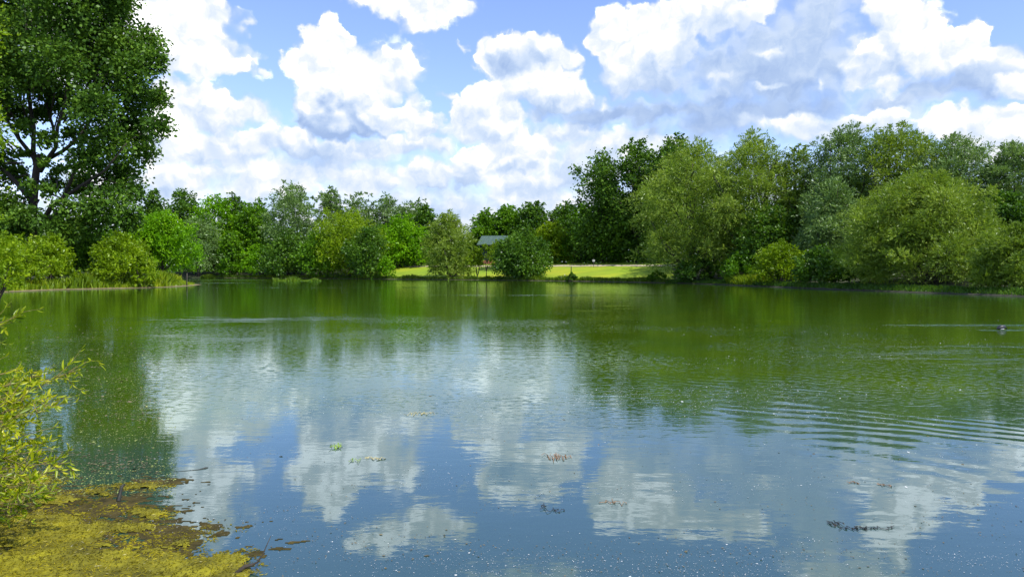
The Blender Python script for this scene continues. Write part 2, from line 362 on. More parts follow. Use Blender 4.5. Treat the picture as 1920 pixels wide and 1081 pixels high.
# rings spreading from the swimming bird
DUCK = (X(1879, 26.5), 26.5)
rd = nb.v('LENGTH', nb.v('SUBTRACT', O, (DUCK[0], DUCK[1], 0)))
ringn = nb.m('MULTIPLY_ADD', nb.noise(O, .25, 2), 2.6, rd)
ring = nb.m('SINE', nb.m('MULTIPLY', ringn, 2 * math.pi / .42))
ringmask = nb.m('MULTIPLY', nb.m('MULTIPLY', nb.mr(rd, 9, 15), nb.mr(rd, 19, 27, 1, 0)), nb.mr(sp.outputs[0], .8, 3.6))
ringmask = nb.m('MULTIPLY', ringmask, nb.mr(nb.noise(O, .30, 3), .42, .60, .0, 1))
h = nb.m('MULTIPLY', nb.m('SUBTRACT', small, .5), nb.m('MULTIPLY_ADD', nb.mr(sp.outputs[1], 6, 45), .0020, .0008))
h = nb.m('ADD', h, nb.m('MULTIPLY', nb.m('SUBTRACT', med, .5), nb.m('MULTIPLY_ADD', nb.mr(wob, .42, .64), .006, .0022)))
h = nb.m('ADD', h, nb.m('MULTIPLY', nb.m('MULTIPLY', ring, ringmask), .0013))
ruf = None
for bl in ((X(450, 32), 32, 7.5, 2.4), (X(1800, 20), 19, 5.5, 4.5), (X(1750, 28.5), 28.5, 5, 1.2), (X(1080, 62), 62, 18, 3), (X(620, 90), 88, 26, 5), (X(300, 24), 23, 4, 2), (X(440, 130), 132, 13, 24)):
    r_ = blob(*bl); ruf = r_ if ruf is None else nb.m('MAXIMUM', ruf, r_)
h = nb.m('ADD', h, nb.m('MULTIPLY', nb.m('MULTIPLY', nb.m('SUBTRACT', nb.noise(nb.v('MULTIPLY', O, (.5, 1.4, 1)), 3.2, 3, .6), .5), nb.m('MULTIPLY', ruf, nb.mr(nb.noise(nb.v('MULTIPLY', O, (.35, 1.2, 1)), .9, 3, .6), .42, .62, .05, 1.0))), .030))
stk = nb.m('MAXIMUM', blob(X(430, 152), 152, 11, 9), nb.m('MAXIMUM', blob(X(420, 118), 117, 7, 2.5), nb.m('MAXIMUM', blob(X(1820, 28.6), 28.6, 4.2, .55), blob(X(1900, 26.3), 26.2, 1.8, .35))))
h = nb.m('ADD', h, nb.m('MULTIPLY', nb.m('MULTIPLY', nb.m('SUBTRACT', nb.noise(nb.v('MULTIPLY', O, (.4, 1.2, 1)), 4.0, 2, .6), .5), stk), .085))
glit = nb.m('MULTIPLY', nb.mr(sp.outputs[1], 8.5, 12.5), nb.mr(sp.outputs[1], 24, 40, 1, .15))
glit = nb.m('MULTIPLY', glit, nb.mr(nb.noise(O, .16, 3), .40, .58, .25, 1))
h = nb.m('ADD', h, nb.m('MULTIPLY', nb.m('MULTIPLY', nb.mr(nb.noise(nb.v('MULTIPLY', O, (.7, 1.1, 1)), 9.0, 2, .5), .50, .78), glit), .0036))
bp = nb.n('ShaderNodeBump'); bp.inputs['Distance'].default_value = 1.0; bp.inputs['Strength'].default_value = 1.0; nb.put(bp.inputs['Height'], h)
gl = nb.n('ShaderNodeBsdfGlossy'); gl.inputs['Roughness'].default_value = .03; gl.inputs[0].default_value = (.78, .91, 1, 1); nb.put(gl.inputs['Normal'], bp.outputs[0])
body = nb.n('ShaderNodeBsdfDiffuse')
murk = nb.noise(O, .35, 4, .6)
refl_green = nb.mr(nb.m('ADD', nb.m('MULTIPLY', nb.m('MAXIMUM', nb.m('MULTIPLY_ADD', sp.outputs[0], -1.0, -2.6), 0.0), 1.3), nb.m('MULTIPLY_ADD', nb.noise(O, .22, 3), 9.0, sp.outputs[1])), 11.5, 21.0)   # turbid body, painted greener under tree reflections and bluer under near sky reflections
nb.put(body.inputs[0], nb.mix(refl_green, (.026, .058, .044, 1), nb.ramp(murk, [(.3, (.034, .074, .004)), (.7, (.058, .100, .003))]), 'RGBA'))
fr = nb.n('ShaderNodeFresnel'); fr.inputs['IOR'].default_value = 2.05; nb.put(fr.inputs['Normal'], bp.outputs[0])
mx = nb.n('ShaderNodeMixShader'); nb.put(mx.inputs[0], fr.outputs[0]); nb.put(mx.inputs[1], body.outputs[0]); nb.put(mx.inputs[2], gl.outputs[0])
finish(nb, mx.outputs[0]); WATER = m
o = mesh_np('water', [(-130, -10, 0), (150, -10, 0), (150, 225, 0), (-130, 225, 0)], [[0, 1, 2, 3]], WATER); tag(o, kind='structure')

# ------------------------------------------------------------------ foliage
def leaf_mesh(name, c, ax, sd, L, Wd, mat, parent, loc):
    L = L[:, None] / 2; Wd = Wd[:, None] / 2
    V = np.stack([c - ax * L, c + sd * Wd - ax * L * .1, c + ax * L, c - sd * Wd - ax * L * .1], 1).reshape(-1, 3)
    Fq = np.arange(len(V)).reshape(-1, 4)
    return mesh_np(name, V, Fq, mat, parent)
STYLE = {  # leaf length factor, width/length, twig leaves, up bias, droop, jitter, tip bias
 'poplar': (1.15, .75, 9, .1, .0, .16, .75), 'broad': (1.0, .7, 8, .25, .05, .10, .6), 'dark': (1.0, .7, 8, .2, .05, .10, .6),
 'bright': (1.0, .6, 8, .3, .05, .09, .6), 'willow': (1.35, .26, 12, .5, .10, .045, .5), 'grey': (1.2, .34, 10, .45, .08, .06, .5),
 'yellow': (1.05, .45, 9, .4, .05, .08, .5)}
def lobe_leaves(c, r, n, ll, style, rg, sq=(1, 1, .85)):
    lf, wl, per, up, droop, jit, tip = STYLE[style]
    T = max(3, int(n / per)); dr = rg.normal(size=(T, 3)); dr[:, 2] += up; dr = unit(dr)
    ln = r * rg.uniform(.72, 1.22, T); t = rg.uniform(0, 1, (T, per)) ** tip * .75 + .28
    pos = np.array(c) + dr[:, None] * (ln[:, None] * t)[..., None] * np.array(sq)
    pos[..., 2] -= droop * r * t ** 2 * 1.5
    pos += rg.normal(size=pos.shape) * jit * r
    ax = unit(dr[:, None] * .9 + rg.normal(size=pos.shape) * (.35 if wl < .4 else .6) + np.array([0, 0, -.25 if wl > .5 else .0]))
    sd = unit(np.cross(ax, rg.normal(size=pos.shape) + np.array([0, 0, .0])))
    L = ll * lf * rg.uniform(.45, 1.5, pos.shape[:2])
    return pos.reshape(-1, 3), ax.reshape(-1, 3), sd.reshape(-1, 3), L.ravel(), L.ravel() * wl
def prof(shape, t):
    if shape == 'dome': return math.sqrt(max(0, 1 - t ** 3.0)) * (.88 + .12 * min(1, t * 5))
    if shape == 'ovoid': return (max(0, 1 - abs(1.75 * t - .75 if t > .43 else (.43 - t) * 1.6) ** 2.6)) ** .5
    if shape == 'vase': return max(.05, math.sin(math.pi * (.14 + .86 * t) ** 1.25)) ** .55
    if shape == 'spire': return (1 - t) ** .7 * .95 + .08
    return 1.0
def grow(name, cat, label, group, lobes, style, n, ll, base, trunk_r, stems=1, bark=None, seed=1, limbs=10, crown_name='crown', inner=0):
    """lobes: list of (x, y, z, r) in world metres. Builds Empty > trunk, crown"""
    rg = np.random.default_rng(seed); bx, by, bz = base
    root = empty(name, base); tag(root, label, cat, group)
    off = np.array(base)
    tot = sum(l[3] ** 2 for l in lobes); parts = []
    for (x, y, z, r) in lobes:
        parts.append(lobe_leaves(np.array((x, y, z)) - off, r, n * r * r / tot, ll, style, rg))
    A = [np.concatenate([p_[i] for p_ in parts]) for i in range(5)]
    keep = (A[0][:, 2] + bz > ground_h(A[0][:, 0] + bx, A[0][:, 1] + by) + .05) & (A[0][:, 2] + bz > .08)
    A = [q_[keep] for q_ in A]
    leaf_mesh(crown_name, *A, LM[style], root, None)
    # trunk and limbs
    mb = MB(); L = [np.array(l) for l in lobes]
    topz = max(l[2] for l in L); rmx = np.median([l[3] for l in L]) * 1.6; pick = sorted([l for l in L if l[3] < rmx], key=lambda l: -l[3] + rg.uniform(0, 2))[:max(limbs, stems)]
    H = topz - bz; st = []
    for s_ in range(stems):
        tgt = pick[s_][:3] - off if stems > 1 else np.array([np.mean([l[0] for l in L]) - bx, np.mean([l[1] for l in L]) - by, H * .85])
        p0 = np.array([rg.normal() * .25 * (stems > 1), rg.normal() * .25 * (stems > 1), -.3]); pts, rad = [], []
        for k in range(7):
            t = k / 6; p_ = p0 + (tgt - p0) * np.array([t ** 1.35, t ** 1.35, t]) + rg.normal(size=3) * .02 * H * t * np.array([1, 1, .2])
            pts.append(p_); rad.append(trunk_r * (1.25 if k == 0 else 1) * (1 - .8 * t))
        mb.tube(pts, rad, 8); st.append(pts)
    for l in pick:
        pts0 = min(st, key=lambda q_: np.linalg.norm(q_[-1][:2] - (l[:2] - off[:2]))); tl = l[:3] - off
        kf = np.clip(tl[2] / max(H, .1) * rg.uniform(.35, .7), .1, .85) * 6; k = int(kf)
        s0 = pts0[k] + (pts0[min(k + 1, 6)] - pts0[k]) * (kf - k)
        mid = s0 * .5 + tl * .5 + np.array([0, 0, rg.uniform(-.02, .06) * H]); r0 = trunk_r * (.5 - .3 * kf / 6)
        mb.tube([s0, s0 * .75 + mid * .25 + rg.normal(size=3) * .01 * H, mid, mid * .4 + tl * .6 + rg.normal(size=3) * .015 * H, tl + (tl - mid) * .10], [r0, r0 * .8, r0 * .6, r0 * .4, r0 * .12], 6)
    mb.build('trunk', bark or BARK, root)
    return root
def auto_lobes(cx, y, z0, z1, rx, shape, nl, rg, lr=.34, ry=None):
    ry = ry or rx; out = []; H = z1 - z0
    rl = min(rx, H * .6) * lr
    for i in range(nl):
        t = (i + rg.uniform(0, 1)) / nl; an = i * 2.399 + rg.uniform(-.4, .4); r = rl * rg.uniform(.55, 1.4)
        wv = prof(shape, t) * rg.uniform(.85, 1.18); u = math.sqrt(rg.uniform(.30, 1))
        rr = max(0, rx * max(wv, .32) - r * .7) * u
        z = z0 + r * .5 + t * (H - r * 1.45)
        out.append((cx + rr * math.cos(an), y + rr * math.sin(an) * ry / rx, z, r))
        if rg.uniform() < .75:                         # ragged outer sprays
            a2 = an + rg.uniform(-.9, .9); r2 = r * rg.uniform(.3, .55); q = rx * wv * rg.uniform(.70, .98); z2 = z0 + r2 + min(.97, t + rg.uniform(-.08, .06)) * (H - r2 * 1.2)
            if t > .8: q *= rg.uniform(.2, 1)
            out.append((cx + q * math.cos(a2), y + q * math.sin(a2) * ry / rx, z2, r2))
    return out
SEED = [100]
def tree(name, cat, label, group, px, wpx, top, D, style, shape='ovoid', bot=None, n=9000, ll=.3, nl=26, lr=.34, stems=1, tr=None, bark=None, dy=None, ry=None, limbs=10, crown_name='crown'):
    SEED[0] += 1; rg = np.random.default_rng(SEED[0])
    cx = X(px, D); bz = float(ground_h(cx, D)[0]); z1 = Z(top, D); rx = wpx / 2 / F * D
    z0 = Z(bot, D) if bot else bz + (z1 - bz) * (.03 if shape == 'dome' else .07)
    z0 = max(z0, bz)
    big_ = cat == 'tree' and n > 3500
    if big_ and D > 90: rx *= 1.2
    lobes = auto_lobes(cx, D, z0, z1, rx, shape, int(nl * (1.25 if big_ else 1)), rg, lr * (1.12 if big_ else 1), ry)
    if big_:                                            # inner foliage, so that the crown is not hollow
        H_ = z1 - z0
        for t_, q_ in ((.22, .50), (.45, .55), (.68, .46)):
            lobes.append((cx + rg.normal() * rx * .08, D + rx * .1, z0 + H_ * t_, rx * q_))
        n = int(n * (1.35 if style == 'poplar' else 2.0))
    return grow(name, cat, label, group, lobes, style, n, ll * 1.08, (cx, D, bz), tr or max(.06, (z1 - bz) * .018), stems, bark, SEED[0], limbs, crown_name)

# ---- the big poplar on the left peninsula, lobes laid out one by one
PD = 92.0
def pl(px, py, r, dd=0.0): D = PD + dd; return (X(px, D), D, Z(py, D), r / F * D)
big = [(60, -70, 95, 2), (190, -60, 85, -3), (-50, -20, 90, 3), (120, 20, 72, -5), (205, 35, 48, 0), (222, 8, 38, 2), (165, 90, 62, 4), (228, 88, 42, -1), (278, 82, 34, 1), (292, 116, 30, -2),
       (50, 50, 60, 5), (-20, 80, 75, -3), (110, 120, 56, -6), (190, 140, 52, 2), (250, 140, 46, -3), (262, 196, 42, 1), (302, 188, 26, 3), (180, 205, 50, -5), (118, 190, 44, 4), (40, 130, 46, -2),
       (298, 240, 28, -2), (250, 248, 42, 3), (205, 268, 46, -3), (272, 288, 26, 1), (225, 325, 44, 4), (160, 300, 34, -3), (246, 362, 26, 0), (205, 385, 46, -4), (238, 412, 30, 2), (152, 350, 34, 4),
       (165, 415, 36, -2), (40, 215, 28, 4), (8, 175, 40, -4), (-10, 300, 42, 2), (32, 330, 26, 5), (20, 385, 34, -2), (-60, 180, 70, 0), (-90, 330, 80, 3), (92, 262, 22, -4), (100, 345, 20, 3), (52, 290, 15, 0),
       (120, 390, 24, -5), (70, 155, 36, 7), (150, 255, 26, 6), (-20, 230, 34, -6), (15, 130, 32, 6), (48, 405, 26, -5), (92, 356, 17, -5), (28, 425, 30, -3), (86, 306, 13, -4), (58, 350, 16, -5), (90, 425, 26, -6), (110, 320, 16, 5), (48, 240, 20, -4), (130, 435, 30, -4), (80, 215, 20, 5)]
pb = (X(72, PD), PD, float(ground_h(X(72, PD), PD)[0]))
rt = grow('poplar_tree', 'tree', 'huge dark green poplar towering over the left bank, its top out of the picture', None, [pl(*b_) for b_ in big], 'poplar', 125000, .33, pb, .5, seed=5, limbs=0)
for ch in [c_ for c_ in rt.children if c_.name.startswith('trunk')]: bpy.data.objects.remove(ch)
mb = MB(); rg = np.random.default_rng(3)
def limb(pts, r0, r1, dd=0.0):
    P_ = []; n_ = len(pts)
    for i, (px, py) in enumerate(pts):
        D = PD + dd * i / (n_ - 1); P_.append((X(px, D) - pb[0], D - PD, Z(py, D) - pb[2]))
    mb.tube(P_, [r0 + (r1 - r0) * i / (n_ - 1) for i in range(n_)], 8)
limb([(66, 520), (62, 470), (60, 425), (64, 385), (68, 345), (72, 315), (80, 290)], .62, .34)
limb([(72, 315), (66, 285), (68, 240), (58, 180), (50, 120), (60, 40)], .32, .09, 2)
limb([(78, 322), (92, 300), (108, 278), (112, 240), (128, 190), (135, 120), (150, 20)], .30, .08, -3)
limb([(92, 300), (120, 285), (150, 262), (182, 215), (220, 170), (262, 130)], .26, .06, -2)
limb([(68, 425), (82, 415), (100, 385), (120, 372), (160, 345), (200, 320), (240, 270)], .36, .08, -4)
limb([(66, 440), (84, 420), (110, 398), (150, 385), (205, 385)], .36, .09, 4)
limb([(64, 380), (40, 350), (12, 320), (-20, 300), (-60, 200)], .34, .08, 3)
limb([(70, 300), (40, 262), (14, 220), (-5, 170), (-20, 80)], .26, .07, 4)
limb([(108, 278), (104, 240), (92, 200), (96, 140), (100, 70)], .2, .06, 5)
limb([(120, 372), (140, 330), (160, 290), (200, 250), (250, 240), (298, 236)], .22, .05, 2)
for i in range(60):
    b_ = big[rg.integers(len(big))]; a_ = (72 + (b_[0] - 72) * .45 + rg.normal() * 10, 330 + (b_[1] - 330) * .5 + rg.normal() * 10)
    limb([a_, ((a_[0] + b_[0]) / 2 + rg.normal() * 6, (a_[1] + b_[1]) / 2 + rg.normal() * 6), (b_[0] + rg.normal() * b_[2] * .4, b_[1] - rg.uniform(0, .5) * b_[2])], .11, .03, b_[3])
mb.build('trunk', BARK, rt)

# ---- left peninsula: shrubs and small trees
LB = 'shrubs on the left peninsula'
T = tree
T('shrub', 'shrub', 'olive green bush below the big poplar at the left edge', LB, 20, 150, 428, 77, 'yellow', 'dome', n=9000, ll=.27, stems=4, crown_name='foliage')
T('shrub', 'shrub', 'olive bush with a dark hollow base, in front of the poplar trunk', LB, 98, 92, 432, 82, 'yellow', 'dome', n=8000, ll=.25, stems=4, crown_name='foliage')
T('shrub', 'shrub', 'dark green bush right of the poplar trunk, behind the olive bushes', LB, 140, 100, 415, 95, 'broad', 'dome', n=7000, ll=.28, stems=3, crown_name='foliage')
T('shrub', 'shrub', 'arching yellow-green bush hanging over the water near the tip of the peninsula', LB, 225, 118, 432, 87, 'yellow', 'dome', n=12000, ll=.25, stems=5, crown_name='foliage')
T('shrub', 'shrub', 'small yellow-green bush close to the water at the foot of the arching bush', LB, 262, 62, 470, 87, 'yellow', 'dome', n=4000, ll=.23, stems=3, crown_name='foliage')
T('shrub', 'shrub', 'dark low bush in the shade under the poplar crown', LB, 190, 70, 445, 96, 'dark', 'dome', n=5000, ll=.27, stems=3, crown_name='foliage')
T('tree', 'tree', 'feathery bright green young tree standing behind the tip of the peninsula', 'young trees behind the peninsula', 305, 112, 392, 116, 'bright', 'ovoid', bot=505, n=9000, ll=.3, nl=20, lr=.3)
T('tree', 'tree', 'bright green young tree just right of the lowest poplar leaves', 'young trees behind the peninsula', 262, 80, 398, 118, 'bright', 'ovoid', bot=500, n=6000, ll=.3)
T('tree', 'tree', 'mid green small tree with a ragged outline under the poplar, behind the arching bush', 'young trees behind the peninsula', 205, 90, 420, 112, 'broad', 'ovoid', n=6000, ll=.3)
T('tree', 'tree', 'dark tree filling the gap behind the poplar trunk at the left edge', 'young trees behind the peninsula', 20, 170, 375, 120, 'dark', 'dome', n=7000, ll=.36)
T('tree', 'tree', 'mid green tree behind the poplar trunk, seen between the trunk and the bushes', 'young trees behind the peninsula', 120, 130, 400, 125, 'broad', 'dome', n=6000, ll=.36)

# ---- the willow leaning in from the left at mid distance
rg = np.random.default_rng(21); lb = []
for (px, py, r, D) in ((-60, 40, 75, 30), (-20, 60, 34, 29), (-40, 250, 60, 31), (-8, 215, 22, 30), (-4, 275, 26, 29.5), (-130, 120, 110, 31), (-130, 300, 110, 30), (-220, 0, 130, 32), (-90, -100, 100, 31), (-60, 400, 60, 31), (-220, 200, 130, 31), (-28, 180, 30, 30)):
    lb.append((X(px, D), D, Z(py, D), r / F * D))
bx_ = X(-190, 31)
grow('willow_tree', 'tree', 'yellow-green willow whose leafy branch ends poke in at the upper left edge', None, lb, 'yellow', 26000, .13, (bx_, 31, float(ground_h(bx_, 31)[0])), .22, seed=22)
T('shrub', 'shrub', 'bright yellow willow bush in sunlight at the far left edge, just above the waterline', LB, -22, 150, 432, 34, 'yellow', 'dome', bot=548, n=9000, ll=.13, stems=5, crown_name='foliage')

# ---- far bank, left half
FB = 'trees on the far bank'
T('tree', 'tree', 'dark spiky tree just right of the big poplar crown on the far bank', FB, 290, 50, 352, 196, 'poplar', 'ovoid', n=4500, ll=.5, nl=14)
T('tree', 'tree', 'dark round-topped tree, tallest at the left end of the far wood', FB, 348, 80, 352, 200, 'dark', 'ovoid', n=6500, ll=.5)
T('tree', 'tree', 'fresh green broad tree beside the dark round-topped one', FB, 402, 90, 360, 198, 'bright', 'ovoid', n=7000, ll=.5)
T('tree', 'tree', 'dark green tree with a flat top in the middle of the left far wood', FB, 440, 60, 358, 205, 'dark', 'ovoid', n=5000, ll=.5)
T('tree', 'tree', 'mid green tree just left of the tall silvery poplar', FB, 478, 84, 372, 200, 'broad', 'ovoid', n=6500, ll=.5)
T('tree', 'tree', 'silvery green willow bulging low over the dark inlet', FB, 372, 100, 400, 190, 'grey', 'dome', bot=505, n=8000, ll=.42)
T('tree', 'tree', 'small green tree between the silvery willow and the low bright bush', FB, 432, 46, 432, 190, 'broad', 'dome', n=4000, ll=.42)
T('shrub', 'shrub', 'low bright green bush leaning over the water left of the tall silvery poplar', 'shrubs along the far shore', 490, 90, 452, 188, 'bright', 'dome', n=6000, ll=.36, stems=3, crown_name='foliage')
T('poplar_tree', 'tree', 'tallest silvery green poplar of the left far wood', FB, 552, 110, 337, 190, 'grey', 'ovoid', bot=500, n=12000, ll=.42, nl=34, lr=.28, limbs=16)
T('tree', 'tree', 'thin silvery tree with sky showing through beside the tallest silvery poplar', FB, 622, 62, 348, 196, 'grey', 'dome', bot=440, n=5000, ll=.42, nl=16, lr=.3)
T('tree', 'tree', 'dark green tree under the tallest silvery poplar', FB, 540, 100, 430, 184, 'dark', 'dome', n=6500, ll=.42)
T('tree', 'tree', 'grey-green tree right behind the yellow-topped one', FB, 672, 80, 358, 202, 'grey', 'ovoid', n=5500, ll=.5)
T('tree', 'tree', 'grey-green tree, second from the right in the hazy back row', FB, 725, 84, 362, 202, 'grey', 'ovoid', n=5500, ll=.5)
T('tree', 'tree', 'grey-green tree at the right end of the hazy back row', FB, 775, 84, 370, 198, 'grey', 'ovoid', n=5500, ll=.5)
T('tree', 'tree', 'dark tree closing the left far wood above the lawn', FB, 798, 46, 380, 190, 'dark', 'ovoid', n=4000, ll=.45)
T('tree', 'tree', 'yellow-topped broad tree at the shore left of the lawn', FB, 655, 122, 388, 176, 'yellow', 'ovoid', bot=515, n=12000, ll=.38, nl=34)
T('tree', 'tree', 'green tree left of the yellow-topped one, reaching down to the water', FB, 600, 80, 430, 178, 'broad', 'dome', n=6500, ll=.4)
T('tree', 'tree', 'dark pointed tree in front of the yellow-topped one', FB, 690, 76, 420, 169, 'dark', 'ovoid', bot=518, n=8000, ll=.36)
T('tree', 'tree', 'vivid green tree behind the left end of the lawn', FB, 750, 90, 400, 186, 'bright', 'dome', n=9000, ll=.42)
T('tree', 'tree', 'vivid green tree between the lawn and the round willow on the shore', FB, 790, 66, 425, 186, 'bright', 'dome', n=6500, ll=.42)
T('shrub', 'shrub', 'small bright bush at the water where the lawn begins', 'shrubs along the far shore', 724, 36, 478, 166, 'bright', 'dome', n=2600, ll=.34, stems=2, crown_name='foliage')
T('willow_tree', 'tree', 'round feathery willow standing alone on the shore in the middle of the picture', FB, 840, 92, 392, 159, 'willow', 'dome', bot=522, n=20000, ll=.30, nl=46, lr=.34, stems=4)
T('shrub', 'shrub', 'yellow-green sapling hugging the right side of the lone round willow', 'shrubs along the far shore', 893, 36, 462, 156, 'yellow', 'ovoid', bot=500, n=3400, ll=.3, stems=2, crown_name='foliage')
T('sapling', 'tree', 'slender young tree with a bare stem in the lawn gap right of the lone willow', None, 912, 30, 455, 154, 'yellow', 'ovoid', bot=488, n=1700, ll=.3, nl=8, tr=.10)
# ---- far bank, centre
T('tree', 'tree', 'mid green tree rising behind the shed', FB, 912, 66, 392, 196, 'broad', 'ovoid', n=6500, ll=.48)
T('tree', 'tree', 'green tree with a rounded top between the shed and the dark trees', FB, 952, 66, 380, 196, 'broad', 'ovoid', n=6500, ll=.48)
T('tree', 'tree', 'dark tree, left one of the dark pair behind the round yellow-green tree', FB, 998, 66, 377, 192, 'dark', 'ovoid', n=6500, ll=.48)
T('tree', 'tree', 'dark tree, right one of the dark pair behind the round yellow-green tree', FB, 1058, 70, 376, 188, 'dark', 'ovoid', n=6500, ll=.48)
T('tree', 'tree', 'bright green tree top peeping out left of the tall poplars', FB, 1090, 44, 378, 186, 'bright', 'ovoid', n=3500, ll=.46)
T('tree', 'tree', 'round yellow-green tree at the left end of the big lawn', FB, 1034, 66, 413, 172, 'yellow', 'dome', n=7000, ll=.38)
T('tree', 'tree', 'broad dark green tree at the water that hides the right side of the shed', FB, 976, 100, 428, 150, 'dark', 'dome', n=14000, ll=.33, nl=32, stems=4)
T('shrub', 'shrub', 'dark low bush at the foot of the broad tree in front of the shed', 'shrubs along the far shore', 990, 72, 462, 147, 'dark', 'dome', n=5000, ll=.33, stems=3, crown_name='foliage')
T('shrub', 'shrub', 'low green bush in front of the shed wall', 'shrubs along the far shore', 932, 50, 448, 168, 'yellow', 'dome', n=3000, ll=.33, stems=3, crown_name='foliage')
UB = 'dark undergrowth behind the lawn'
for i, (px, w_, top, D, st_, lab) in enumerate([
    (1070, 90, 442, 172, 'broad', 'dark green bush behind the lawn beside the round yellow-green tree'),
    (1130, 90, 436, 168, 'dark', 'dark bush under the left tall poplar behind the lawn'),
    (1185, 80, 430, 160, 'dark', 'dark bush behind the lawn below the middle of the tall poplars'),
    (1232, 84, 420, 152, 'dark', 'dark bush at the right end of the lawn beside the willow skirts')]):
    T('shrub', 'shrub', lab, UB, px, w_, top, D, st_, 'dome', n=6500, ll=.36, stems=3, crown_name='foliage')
T('poplar_tree', 'tree', 'left of the tall poplars behind the lawn, with big round leaf clumps', 'tall poplars behind the lawn', 1130, 100, 280, 165, 'poplar', 'ovoid', bot=490, n=11000, ll=.42, nl=26, lr=.40)
T('poplar_tree', 'tree', 'middle tall poplar behind the lawn, sky showing between its clumps', 'tall poplars behind the lawn', 1192, 104, 257, 158, 'poplar', 'ovoid', bot=470, n=10000, ll=.42, nl=26, lr=.34)
T('poplar_tree', 'tree', 'right tall poplar rising behind the big olive willow', 'tall poplars behind the lawn', 1262, 110, 252, 152, 'poplar', 'ovoid', bot=440, n=10000, ll=.42, nl=28, lr=.34)
T('tree', 'tree', 'green tree standing below the tall poplars where the lawn ends', 'tall poplars behind the lawn', 1150, 130, 360, 168, 'broad', 'dome', n=9000, ll=.42)

# ---- right bank willows
RW = 'willows on the right bank'
kw = dict(bark=GREYBARK)
T('willow_tree', 'tree', 'huge olive willow whose crown slopes down to the right end of the lawn', RW, 1300, 205, 258, 120, 'willow', 'dome', bot=512, n=44000, ll=.25, nl=56, lr=.28, stems=4, limbs=20, **kw)
T('willow_tree', 'tree', 'tall olive willow with a dark bare stem, second in the right bank row', RW, 1415, 190, 246, 112, 'willow', 'dome', bot=490, n=36000, ll=.24, nl=44, lr=.27, stems=3, limbs=20, **kw)
T('willow_tree', 'tree', 'small upper willow crown showing in the dip between two taller ones', RW, 1495, 110, 268, 108, 'willow', 'dome', bot=470, n=9000, ll=.29, nl=22, lr=.28, stems=2, limbs=12, **kw)
T('willow_tree', 'tree', 'tall grey-green willow with upright stems, left of the tallest crown', RW, 1580, 160, 234, 102, 'grey', 'vase', bot=470, n=24000, ll=.24, nl=36, lr=.26, stems=5, limbs=22, **kw)
T('willow_tree', 'tree', 'tallest willow crown rising behind the dome-shaped willow', RW, 1680, 160, 228, 98, 'willow', 'ovoid', bot=420, n=24000, ll=.23, nl=36, lr=.26, stems=3, limbs=22, **kw)
T('willow_tree', 'tree', 'airy grey willow behind the right shoulder of the dome-shaped willow', RW, 1790, 165, 246, 94, 'grey', 'ovoid', bot=440, n=21000, ll=.23, nl=34, lr=.26, stems=3, limbs=20, **kw)
T('willow_tree', 'tree', 'grey willow cut by the right edge of the picture', RW, 1895, 140, 260, 90, 'grey', 'ovoid', bot=450, n=19000, ll=.22, nl=30, lr=.27, stems=3, limbs=18, **kw)
T('willow_tree', 'tree', 'broad dome-shaped willow at the water on the right, the nearest large crown', RW, 1732, 295, 312, 76, 'willow', 'dome', bot=552, n=85000, ll=.175, nl=80, lr=.24, stems=6, limbs=26, **kw)
T('willow_tree', 'tree', 'low pale willow leaning out over the water at the right edge', RW, 1905, 160, 412, 63.5, 'willow', 'dome', bot=556, n=34000, ll=.15, nl=40, lr=.28, stems=5, limbs=14, **kw)
T('willow_tree', 'tree', 'mid-height willow filling the dark hollow left of the dome-shaped willow', RW, 1560, 130, 330, 96, 'grey', 'dome', bot=520, n=15000, ll=.27, nl=34, stems=4, **kw)
T('tree', 'tree', 'dark tree in the hollow below the second willow', RW, 1440, 140, 370, 106, 'dark', 'dome', n=12000, ll=.28, stems=3)
T('tree', 'tree', 'dark tree standing behind the low pale willow at the right edge', RW, 1880, 120, 350, 80, 'dark', 'dome', n=11000, ll=.25)
T('tree', 'tree', 'dark tree behind the olive willow and the tall poplars', RW, 1340, 170, 300, 135, 'dark', 'dome', n=9000, ll=.36)
T('tree', 'tree', 'dark tree behind the tall upright stems of the right bank', RW, 1560, 200, 300, 125, 'dark', 'dome', n=10000, ll=.36)
T('tree', 'tree', 'dark tree closing the view behind the dome-shaped willow', RW, 1750, 240, 310, 112, 'dark', 'dome', n=10000, ll=.36)
RS = 'shrubs along the right shore'
T('shrub', 'shrub', 'rounded shrub at the water, yellow-green on its left side', RS, 1462, 110, 448, 93, 'yellow', 'dome', n=10000, ll=.24, nl=30, stems=4, crown_name='foliage')
T('shrub', 'shrub', 'dark shrub overhanging the water left of the dome-shaped willow', RS, 1540, 110, 458, 86, 'dark', 'dome', n=9000, ll=.24, stems=4, crown_name='foliage')
T('shrub', 'shrub', 'dark green shrub at the foot of the second willow, above the bright grass', RS, 1388, 84, 470, 104, 'broad', 'dome', n=7000, ll=.26, stems=4, crown_name='foliage')
T('shrub', 'shrub', 'low dark shrub at the foot of the huge olive willow beside the lawn', RS, 1310, 90, 478, 114, 'dark', 'dome', n=6500, ll=.27, stems=4, crown_name='foliage')
T('shrub', 'shrub', 'small yellow-green shrub at the water between the dome willow and the right edge', RS, 1852, 70, 478, 66, 'yellow', 'dome', n=6000, ll=.19, stems=4, crown_name='foliage')
T('shrub', 'shrub', 'small round bush alone at the water in front of the lawn', RS, 1071, 22, 509, 137, 'dark', 'dome', n=1200, ll=.26, nl=10, stems=2, crown_name='foliage')
T('shrub', 'shrub', 'small grey-green bush at the water where the lawn meets the right-hand trees', RS, 1232, 34, 506, 123, 'broad', 'dome', n=1800, ll=.26, nl=12, stems=2, crown_name='foliage')
